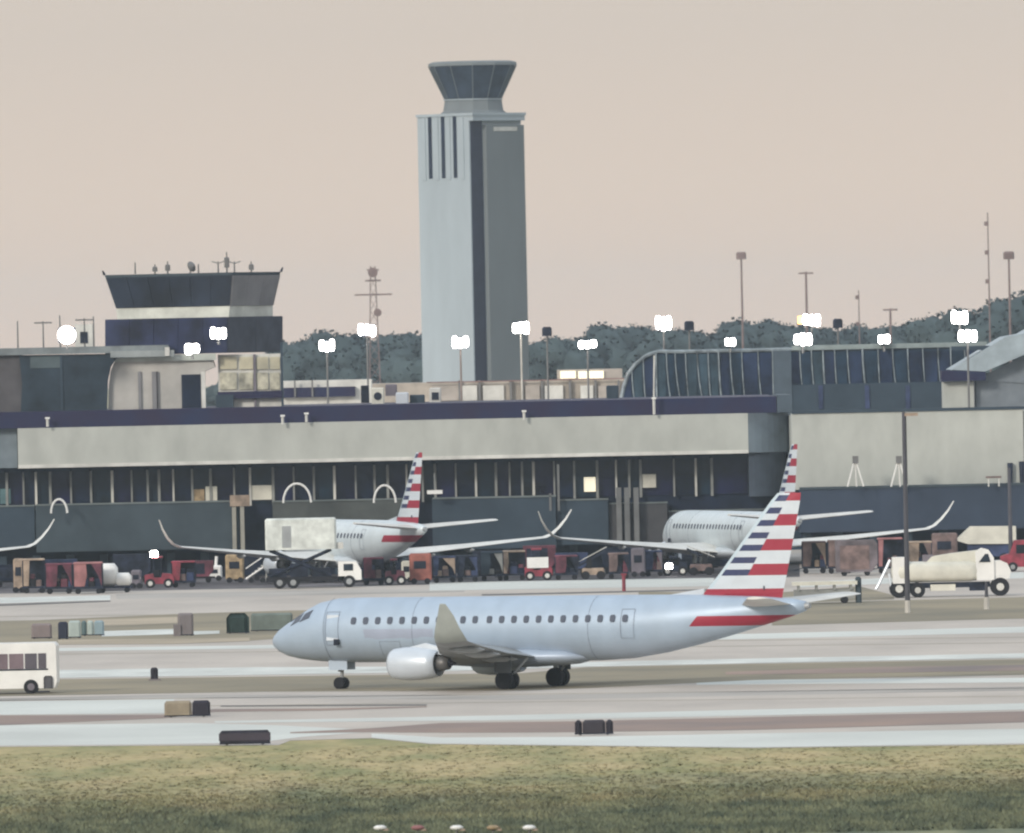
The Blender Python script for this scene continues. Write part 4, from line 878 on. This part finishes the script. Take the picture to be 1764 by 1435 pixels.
def gpu(px0, px1, yt, yb, m_, label, top=None, name='ground_power_unit', cat='power unit'):
    g_ = at(px0,px1,yb); L_ = m_of(px1-px0, g_.y); h = m_of(yb-yt, g_.y); r = thing(name, g_, label, cat); a = L_/2
    MB().bevbox(-a,a,-.6,.6,.3,h,.12).build('housing', m_, r); wheels(r, (-a*.6,a*.6), (-.55,.55), .22, .14)
    MB().box(-a*.6,a*.5,-.63,-.602,h*.5,h*.75).build('vent_panel', M['dark'], r)
    if top: MB().tube((a*.3,0,h),(a*.4,0,h+.7),.12,n=8).build('stack', top, r)
    return r
gpu(24,42,962,1021,M['tan'],'tan upright cabinet left of the maroon baggage carts',name='utility_cabinet',cat='cabinet')
cart(40,78,962,1022,M['tan'],'tan covered baggage cart with yellow load at left',side=M['amber'])
cart(79,126,970,1023,M['maroon'],'maroon baggage cart just right of the tan one',side=M['maroon'])
cart(127,178,968,1023,M['pink'],'faded red baggage cart with open dark middle',side=M['maroon'])
g_ = at(170,226,1021); r = thing('tank_trailer', g_, 'flat trailer carrying two white tanks behind the red carts', 'trailer')
MB().box(-1.4,1.3,-.7,.7,.35,.5).build('deck', M['dark'], r); wheels(r, (-.9,.9), (-.6,.6), .2, .14)
MB().loft([[(x_-.35,-.2+.62*q*math.cos(t),1.35+.85*q*math.sin(t)) for t in [2*math.pi*j/14 for j in range(14)]] for x_, q in ((-.65,.6),(-.45,1),(.35,1),(.6,.6))]).build('tank', M['white'], r, smooth=True)
MB().loft([[(x_+.65,-.45+.5*q*math.cos(t),.98+.5*q*math.sin(t)) for t in [2*math.pi*j/14 for j in range(14)]] for x_, q in ((-.6,.5),(-.4,1),(.4,1),(.62,.5))]).build('tank', M['white'], r, smooth=True)
gpu(226,244,982,1014,M['violet'],'small grey violet unit between white tanks and red tractor')
tug(250,300,958,1013,M['red'],'red tractor with a glowing white beacon on its roof',light=-.35)
cart(296,338,966,1012,M['red'],'red baggage cart hitched behind the beaconed tractor',side=M['pink'])
gpu(353,383,974,1001,M['white'],'white ground unit with a thin raised stack',top=M['white'])
gpu(389,421,955,1004,M['amber'],'amber orange ground unit beside the white one with stack')
def stairs(px0, px1, yt, yb, label, f=1):
    g_ = at(px0,px1,yb); L_ = m_of(px1-px0, g_.y); h = m_of(yb-yt, g_.y); r = thing('boarding_stairs', g_, label, 'stairs'); a = L_/2; n = 7
    for k in range(n): MB().box(f*(-a+2*a*k/n), f*(-a+2*a*(k+1.1)/n), -.5,.5,.3+(h-.7)*k/n,.38+(h-.7)*k/n).build('step', M['trim'], r)
    for yy in (-.55,.55): MB().path([(-a*f,yy,1.1),(a*.8*f,yy,h),(a*f,yy,h)], .05,5).build('handrail', M['white'], r); MB().path([(-a*f,yy,.3),(a*f,yy,h-.7)], .09,5).build('stringer', M['white'], r)
    MB().tube((a*f*.95,0,.1),(a*f*.95,0,h-.5),.06,n=6).build('support', M['trim'], r); wheels(r, (-a*.5,a*.6),(-.4,.4),.2,.12)
stairs(424,460,958,1004,'white boarding stairs right of the amber ground unit')
# catering truck
g_ = at(455,625,1013); Yc = g_.y; r = thing('catering_truck', g_, 'high lift catering truck, white box raised on dark scissor frame', 'truck'); a = m_of(82,Yc)
def zc(y): return Z(540,y,Yc)-0
x0 = X(458,Yc,960)-g_.x; x1 = X(580,Yc,960)-g_.x; x2 = X(622,Yc,960)-g_.x
MB().bevbox(x0,x1,-1.2,1.2,zc(946),zc(892),.12).build('raised_box', mat('stained_white', (.70,.74,.70), .6, vary=.16, scale=.9), r)
MB().box(x0+1.25,x0+1.9,-1.24,-1.2,zc(942),zc(905)).build('side_shutter', M['wingg'], r)
MB().box(x1+.02,x1+.5,-.9,.9,zc(946),zc(935)).build('platform', M['trim'], r)
MB().box(x0,x2-1.2,-1,1,.5,.85).build('chassis', M['black'], r); wheels(r,(x0+1,x0+2.0,x2-.9),(-.95,.95),.45,.28,hub=M['wingg'])
for q in (-1,1):
    for f in (0,1):
        a0, a1 = (x0+.3,x1-.4) if f == 0 else (x1-.4,x0+.3)
        MB().tube((a0,q*.7,.9),(a1,q*.7,zc(947)),.13,n=6).build('scissor_arm', M['dark'], r)
for k_ in range(3): MB().box(x0+.2+k_*1.6,x0+1.5+k_*1.6,-.6,.6,.86,1.5+.35*(k_%2)).build('hydraulic_pack', M['dark'], r)
MB().prism([(x2-1.7,.55),(x2,.55),(x2,1.25),(x2-.35,1.9),(x2-1.7,1.95)], -1,1).build('cab', M['white'], r); MB().box(x2-1.3,x2-.6,-1.03,-1.0,1.25,1.75).build('cab_window', M['glass'], r)
cart(626,662,960,1008,M['maroon'],'dark maroon cart below the parked jet fuselage',side=M['dark'])
tug(664,698,962,1008,M['maroon'],'maroon tractor beneath the tail of the parked jet')
gpu(692,710,966,1004,M['cream'],'small cream unit left of the orange unit')
gpu(706,744,953,1006,M['orange'],'orange ground unit under the parked jet right wing')
cart(746,786,958,1004,M['blue'],'dark blue baggage cart right of the orange unit',side=M['tan'])
cart(788,824,956,1003,M['dark'],'black covered baggage cart beside the dark blue one',side=M['blue'])
cart(828,868,950,1001,M['slate'],'slate grey baggage cart under the wing tip',side=M['mull'])
cart(866,906,948,1000,M['tan'],'tan framed baggage cart left of the bright red tractor',side=M['brown'])
r = tug(904,952,944,1000,M['red'],'bright red tractor with a white sign board on its side')
MB().box(-.85,.75,-.80,-.76,.95,1.75).build('sign_board', M['white'], r)
cart(956,996,956,999,M['maroon'],'deep maroon cart between red tractor and tan belt loader',side=M['dark'])
beltloader(998,1046,948,998,M['tan'],'tan belt loader with tilted conveyor near the middle',1)
cart(1048,1084,952,997,M['brown'],'brown baggage cart right of the belt loader',side=M['dark'])
gpu(1088,1112,944,994,M['violet'],'pale grey upright unit between brown and blue carts')
cart(1112,1142,948,993,M['blue'],'blue baggage cart left of the small bright lamp',side=M['violet'])
r = tug(1142,1184,958,992,M['dark'],'low dark tractor carrying a small bright lamp',flip=-1); MB().bevbox(-.72,-.2,-.85,-.74,.55,.95,.05).build('headlight', M['lamp'], r)
beltloader(1184,1232,945,991,M['brown'],'brown belt loader beside the taxiing jet striped tail',-1)
r = thing('red_marker_post', G(1075,1019), 'small red marker post on the pale line below belt loaders', 'marker post'); MB().tube((0,0,0),(0,0,1.15),.13,n=8).build('post', M['red'], r); MB().box(-.2,.2,-.15,.15,1.15,1.3).build('cap', M['red'], r)
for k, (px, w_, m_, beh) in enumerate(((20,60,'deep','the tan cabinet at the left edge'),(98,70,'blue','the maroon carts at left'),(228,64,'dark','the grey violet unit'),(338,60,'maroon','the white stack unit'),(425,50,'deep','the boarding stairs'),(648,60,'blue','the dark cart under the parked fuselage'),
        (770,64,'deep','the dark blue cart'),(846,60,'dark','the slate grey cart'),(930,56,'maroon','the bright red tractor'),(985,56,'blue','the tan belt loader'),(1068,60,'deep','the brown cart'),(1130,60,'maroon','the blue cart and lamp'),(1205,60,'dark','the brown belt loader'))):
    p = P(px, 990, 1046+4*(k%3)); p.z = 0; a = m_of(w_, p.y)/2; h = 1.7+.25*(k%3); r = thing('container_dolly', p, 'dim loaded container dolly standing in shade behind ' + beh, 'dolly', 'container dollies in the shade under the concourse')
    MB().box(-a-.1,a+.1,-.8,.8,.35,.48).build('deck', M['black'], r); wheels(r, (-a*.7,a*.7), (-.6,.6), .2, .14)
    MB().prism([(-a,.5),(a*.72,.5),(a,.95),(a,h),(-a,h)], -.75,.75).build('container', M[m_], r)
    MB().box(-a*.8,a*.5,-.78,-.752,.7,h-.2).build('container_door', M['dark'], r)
# right group
cart(1382,1424,932,988,M['brown'],'brown covered cart just right of the striped tail',side=M['tan'])
cart(1426,1468,930,988,M['brown'],'second brown covered cart right of the striped tail',side=M['pink'])
g_ = at(1440,1512,992); M['violet2'] = mat('dusty_violet', (.17,.145,.16), .8, vary=.3); r = thing('air_cargo_container', g_, 'grey violet cargo container behind the front of fuel truck', 'container'); a = m_of(36,g_.y); h = m_of(62,g_.y)
MB().prism([(-a,.3),(a*.7,.3),(a,.9),(a,h-.3),(a*.85,h),(-a,h)], -1,1).build('shell', M['violet2'], r); MB().box(-a*.8,a*.6,-1.03,-1.0,.5,h-.4).build('door_panel', M['brown'], r); wheels(r,(-a*.6,a*.5),(-.8,.8),.2,.14)
cart(1512,1556,926,988,M['pink'],'rust pink covered cart behind the tall dark pole',side=M['tan'])
cart(1562,1606,932,986,M['tan'],'tan covered cart directly above the fuel truck tank',side=M['brown'])
gpu(1606,1650,918,975,M['brown'],'brown mound shaped unit behind the fuel truck',)
g_ = at(1645,1752,972); r = thing('white_box_trailer', g_, 'cream white trailer in the shade of the right concourse', 'trailer'); a = m_of(52,g_.y)
MB().prism([(-a,1.9),(-a*.6,1.6),(a,1.55),(a,2.9),(-a*.5,2.95)], -1.1,1.1).build('body', M['cream'], r); MB().box(-a*.6,a*.9,-.9,.9,.6,1.55).build('chassis', M['blue'], r); wheels(r,(-a*.3,a*.6),(-.9,.9),.42,.25)
def van(px0, px1, yt, yb, m_, label, name='van', cat='van'):
    g_ = at(px0,px1,yb); L_ = m_of(px1-px0,g_.y); h = m_of(yb-yt,g_.y); r = thing(name, g_, label, cat); a = L_/2
    MB().prism([(-a,.35),(a,.35),(a,h-.1),(a-.12,h),(-a*.55,h),(-a*.72,h*.58),(-a,h*.5)], -.95,.95).build('body', m_, r)
    for x0, x1 in ((-a*.5,-a*.2),(-a*.12,a*.35),(a*.42,a*.88)): MB().box(x0,x1,-.98,-.955,h*.58,h*.86).build('window', M['glass'], r)
    MB().box(-a*.12,-a*.1,-.97,-.955,.5,h*.9).build('door_seam', M['dark'], r); wheels(r,(-a*.62,a*.62),(-.88,.88),.36,.22,hub=M['wingg'])
van(1724,1830,930,984,M['red'],'dark red van leaving the right edge behind the fuel truck')
# fuel truck
def fuel_truck():
    g_ = at(1530,1742,1028); Y = g_.y; r = thing('fuel_truck', g_, 'white fuel tanker truck with rounded bonnet and tank', 'truck')
    xx = lambda px: X(px,Y,1000)-g_.x; z = lambda y: max(.05, Z(1636,y,Y))
    x0, x1 = xx(1536), xx(1690)
    # long tank body with rounded ends
    R_ = []
    for x_, q in ((x0,.55),(x0+.2,.9),(x0+.6,1),(x1-.8,1),(x1-.3,.92),(x1,.6)):
        R_.append([(x_, -.1+1.15*q*math.copysign(abs(math.cos(t))**.55,math.cos(t)), (z(1002)+z(966))/2+(z(966)-z(1002))/2*q*math.copysign(abs(math.sin(t))**.55,math.sin(t))) for t in [2*math.pi*j/20 for j in range(20)]])
    MB().loft(R_).build('tank', M['cream'], r, smooth=True)
    MB().prism([(xx(1595),z(968)),(xx(1690),z(968)),(xx(1690),z(948)),(xx(1640),z(953)),(xx(1605),z(958))], -.75,.6).build('tank_top', M['cream'], r)
    MB().box(x0+.05,xx(1566),-1.2,1.0,z(1003),z(958)).build('rear_cabinet', M['white'], r)
    MB().box(xx(1590),xx(1608),-.7,.3,z(966),z(955)).build('hatch', M['violet'], r)
    MB().box(x0+.2,xx(1705),-.7,.7,z(1012),z(1003)-.01).build('chassis', M['dark'], r)
    MB().prism([(xx(1682),z(1000)),(xx(1712),z(1000)),(xx(1712),z(962)),(xx(1703),z(948)),(xx(1692),z(945)),(xx(1680),z(952))], -1.15,1.0).build('cab', M['white'], r)
    MB().prism([(xx(1686),z(969)),(xx(1706),z(969)),(xx(1702),z(955)),(xx(1697),z(955))], -1.2,-1.152).build('cab_window', M['glass'], r)
    bon = [(xx(1712),z(1000)),(xx(1738),z(998)),(xx(1741),z(985)),(xx(1735),z(972)),(xx(1724),z(967)),(xx(1712),z(967))]
    MB().prism(bon, -1.0,.9).build('bonnet', M['white'], r)
    zw = .62
    for px, rad in ((1548,.62),(1580,.5),(1722,.62)):
        for yy in (-1.0,.9):
            w_ = MB().tube((xx(px),yy-.17,rad),(xx(px),yy+.17,rad),rad,n=22).build('wheel', M['black'], r); MB().tube((xx(px),yy-.21,rad),(xx(px),yy-.17,rad),rad*.42,n=14).build('hub', M['trim'], w_)
    MB().box(xx(1602),xx(1645),-1.0,.6,z(1017),z(1006)).build('pump_box', M['cream'], r); MB().box(xx(1670),xx(1698),-.95,.6,z(1018),z(1008)).build('fuel_step', M['dark'], r)
    MB().path([(x0-.1,-.9,z(962)),(x0-.9,-1.0,z(1004)),(x0-1.1,-1.0,z(1012))],.10,6).build('hose_boom', M['lsilver'], r); MB().path([(x0-.2,-.9,z(985)),(x0-.05,-1.0,z(1010))],.08,6).build('hose_boom', M['lsilver'], r)
fuel_truck()
g_ = at(1362,1480,1040); r = thing('low_equipment_platform', g_, 'low grey platform with pale top and dark end post behind tail', 'platform'); a = m_of(56,g_.y)
MB().box(-a,a,-1,1,1.25,1.5).build('top', M['cream'], r); MB().box(-a*.95,a*.9,-.8,.8,.35,.95).build('frame', M['mull'], r); MB().bevbox(a-.1,a+.28,-.6,.6,0,1.75,.1).build('end_post', M['slate2'], r); wheels(r,(-a*.6,a*.6),(-.8,.8),.25,.15)
for q in (-.8,-.25,.3,.8): MB().box(a*q-.08,a*q+.08,-.9,.9,.9,1.25).build('upright', M['mull'], r)

# ------------------------------------------------------------------ infield signs and markers
def sign(px0, px1, yt, yb, panels, label, rz=0, rounded=.12):
    g_ = at(px0,px1,yb); L_ = m_of(px1-px0,g_.y); h = m_of(yb-yt,g_.y); r = thing('taxiway_sign', g_, label, 'sign', rz=rz); a = L_/2; x_ = -a
    tot = sum(p_[0] for p_ in panels)
    for wd, m_ in panels:
        w_ = L_*wd/tot; MB().bevbox(x_+.015,x_+w_-.015,-.17,.17,.12,h,rounded).build('panel', m_, r); x_ += w_
    for q in (-.7,.7): MB().box(a*q-.05,a*q+.05,-.05,.05,0,.12).build('leg', M['pole'], r)
    MB().box(-a,a,-.12,.12,.06,.119).build('base_rail', M['dark'], r)
    return r
K = M['black']; bk = mat('sign_black',(.035,.032,.045),.6,vary=.3)
r = sign(378,466,1258,1284,[(1,bk)],'wide black backed taxiway sign nearest the left grass edge')
MB().box(-1.15,1.15,-.19,-.171,.22,.55).build('face_plate', mat('sign_face_dark',(.07,.06,.08),.6), r)
r = sign(990,1057,1240,1267,[(1,bk),(3,mat('sign_charcoal',(.05,.045,.055),.6)),(1,bk)],'black three part taxiway sign on the brown strip at right')
sign(283,363,1207,1236,[(48,mat('sign_tan',(.33,.28,.20),.8,vary=.2)),(32,bk)],'half tan half black taxiway sign on the left strip')
sign(54,90,1074,1101,[(1,mat('sign_brown',(.24,.20,.20),.8))],'brown grey blank sign above the white bus')
sign(100,118,1071,1102,[(1,mat('sign_indigo',(.03,.035,.06),.6))],'narrow black sign right of the brown grey blank sign')
sign(118,140,1069,1100,[(1,mat('sign_teal_pale',(.42,.50,.48),.6))],'pale teal square sign beside the narrow black one')
sign(140,180,1069,1096,[(10,mat('sign_teal_dark',(.10,.16,.17),.6)),(12,mat('sign_teal_pale',(.42,.50,.48),.6)),(18,mat('sign_teal_mid',(.25,.34,.38),.6))],'long teal sign in three shades left of the white line')
r = sign(306,334,1056,1096,[(1,mat('sign_taupe',(.20,.18,.185),.8))],'tall taupe cabinet like sign at the end of white line')
MB().box(-.75,-.3,-.3,.3,0,.75).build('step_box', mat('sign_taupe',(.20,.18,.185),.8), r)
sign(390,430,1056,1092,[(1,mat('sign_dark_green',(.03,.055,.05),.6,vary=.3))],'rounded dark green sign left of the jet nose',rounded=.3)
sign(432,505,1056,1088,[(1,mat('sign_green_grey',(.16,.20,.18),.7,vary=.2))],'long green grey sign partly behind the jet nose')
r = thing('marker_post', G(266,1173), 'small dark marker post on the white line right of bus', 'marker post'); MB().bevbox(-.2,.2,-.15,.15,0,.72,.1).build('post', bk, r); MB().box(-.3,.35,-.2,.2,0,.1).build('base', mat('sign_taupe',(.20,.18,.185),.8), r)
for px, lab, m_ in ((655,'leftmost',M['white']),(720,'second from left',M['pink']),(787,'third from left, the whitest',M['white']),(850,'fourth from left, amber topped',M['amber']),(912,'rightmost',M['white'])):
    g_ = G(px, 1441); r = thing('edge_marker', g_, 'small pale marker poking above bottom grass, %s' % lab, 'marker', 'row of small markers at the bottom edge')
    MB().tube((0,0,0),(0,0,.26),.05,n=6).build('stake', M['pole'], r); MB().loft([[(q*math.cos(2*math.pi*j/10),q*.8*math.sin(2*math.pi*j/10),z_) for j in range(10)] for z_, q in ((.22,.10),(.27,.23),(.34,.24),(.40,.12))]).build('cap', m_, r, smooth=True); MB().box(.1,.3,-.1,.1,.2,.27).build('tab', M['tan'], r)

# ------------------------------------------------------------------ shuttle bus at the left edge
def bus():
    g_ = G(0, 1196); Y = g_.y; r = thing('shuttle_bus', (X(-60,Y,1150),Y,0), 'white shuttle bus with long windows leaving the left edge', 'bus')
    gx = r.location.x; xx = lambda px: X(px,Y,1150)-gx; z = lambda y: Z(50,y,Y)-Z(50,1196,Y)
    x0, x1 = xx(-210), xx(101)
    zt_ = z(1108); R_ = []
    def rr(y0, y1, q):
        return [(x0+q,y0,.3),(x1-.12-q,y0,.3),(x1-q,y0,.6),(x1-q,y0,zt_-.15),(x1-.12-q,y0,zt_-.0),(x0+.1+q,y0,zt_),(x0+q,y0,zt_-.2)]
    MB().loft([rr(-1.2,0,.08), rr(-1.1,0,0), rr(1.1,0,0), rr(1.2,0,.08)]).build('body', M['white'], r)
    wp = [-200,-150,-105,-62,-22,16,43,66,82]
    for i_, (a, b_) in enumerate(zip(wp, wp[1:])):
        MB().box(xx(a)+.04,xx(b_)-.03,-1.225,-1.19,z(1152),z(1126)).build('window', mat('bus_glass_%d' % (i_ > 5),(.20,.15,.17) if i_ < 6 else (.12,.11,.13),.3,vary=.15), r)
    MB().box(xx(-205),xx(84),-1.215,-1.19,z(1155),z(1152.5)).build('trim_strip', M['dark'], r)
    for px, yb, rd in ((54,1195,.38),(-150,1195,.38)):
        for yy in (-1.06,1.06):
            w_ = MB().tube((xx(px),yy-.16,rd),(xx(px),yy+.16,rd),rd,n=20).build('wheel', M['black'], r); MB().tube((xx(px),yy-.18,rd),(xx(px),yy-.16,rd),rd*.5,n=12).build('hub', M['violet'], w_)
    MB().bevbox(xx(76),xx(92),-1.23,-1.18,z(1187),z(1165),.1).build('engine_grille', mat('grille_grey',(.10,.10,.11)), r)
    MB().box(xx(50),xx(86),-1.16,-1.1,z(1193),z(1191)).build('skirt', M['dark'], r)
bus()

# ------------------------------------------------------------------ haze
hb = MB().box(-4600,4600,-40,7900,-1.2,62).build('haze', bpy.data.materials.new('haze_air'))
hm = hb.data.materials[0]; hm.use_nodes = True; t = hm.node_tree
for n_ in list(t.nodes):
    if n_.type != 'OUTPUT_MATERIAL': t.nodes.remove(n_)
pv = t.nodes.new('ShaderNodeVolumePrincipled'); pv.inputs['Color'].default_value = (.74,.87,1,1); pv.inputs['Density'].default_value = 0.000074; pv.inputs['Anisotropy'].default_value = .2
t.links.new(pv.outputs[0], [n_ for n_ in t.nodes if n_.type == 'OUTPUT_MATERIAL'][0].inputs['Volume'])
hb['kind'] = 'stuff'; hb['label'] = 'thin evening haze over the whole airfield'
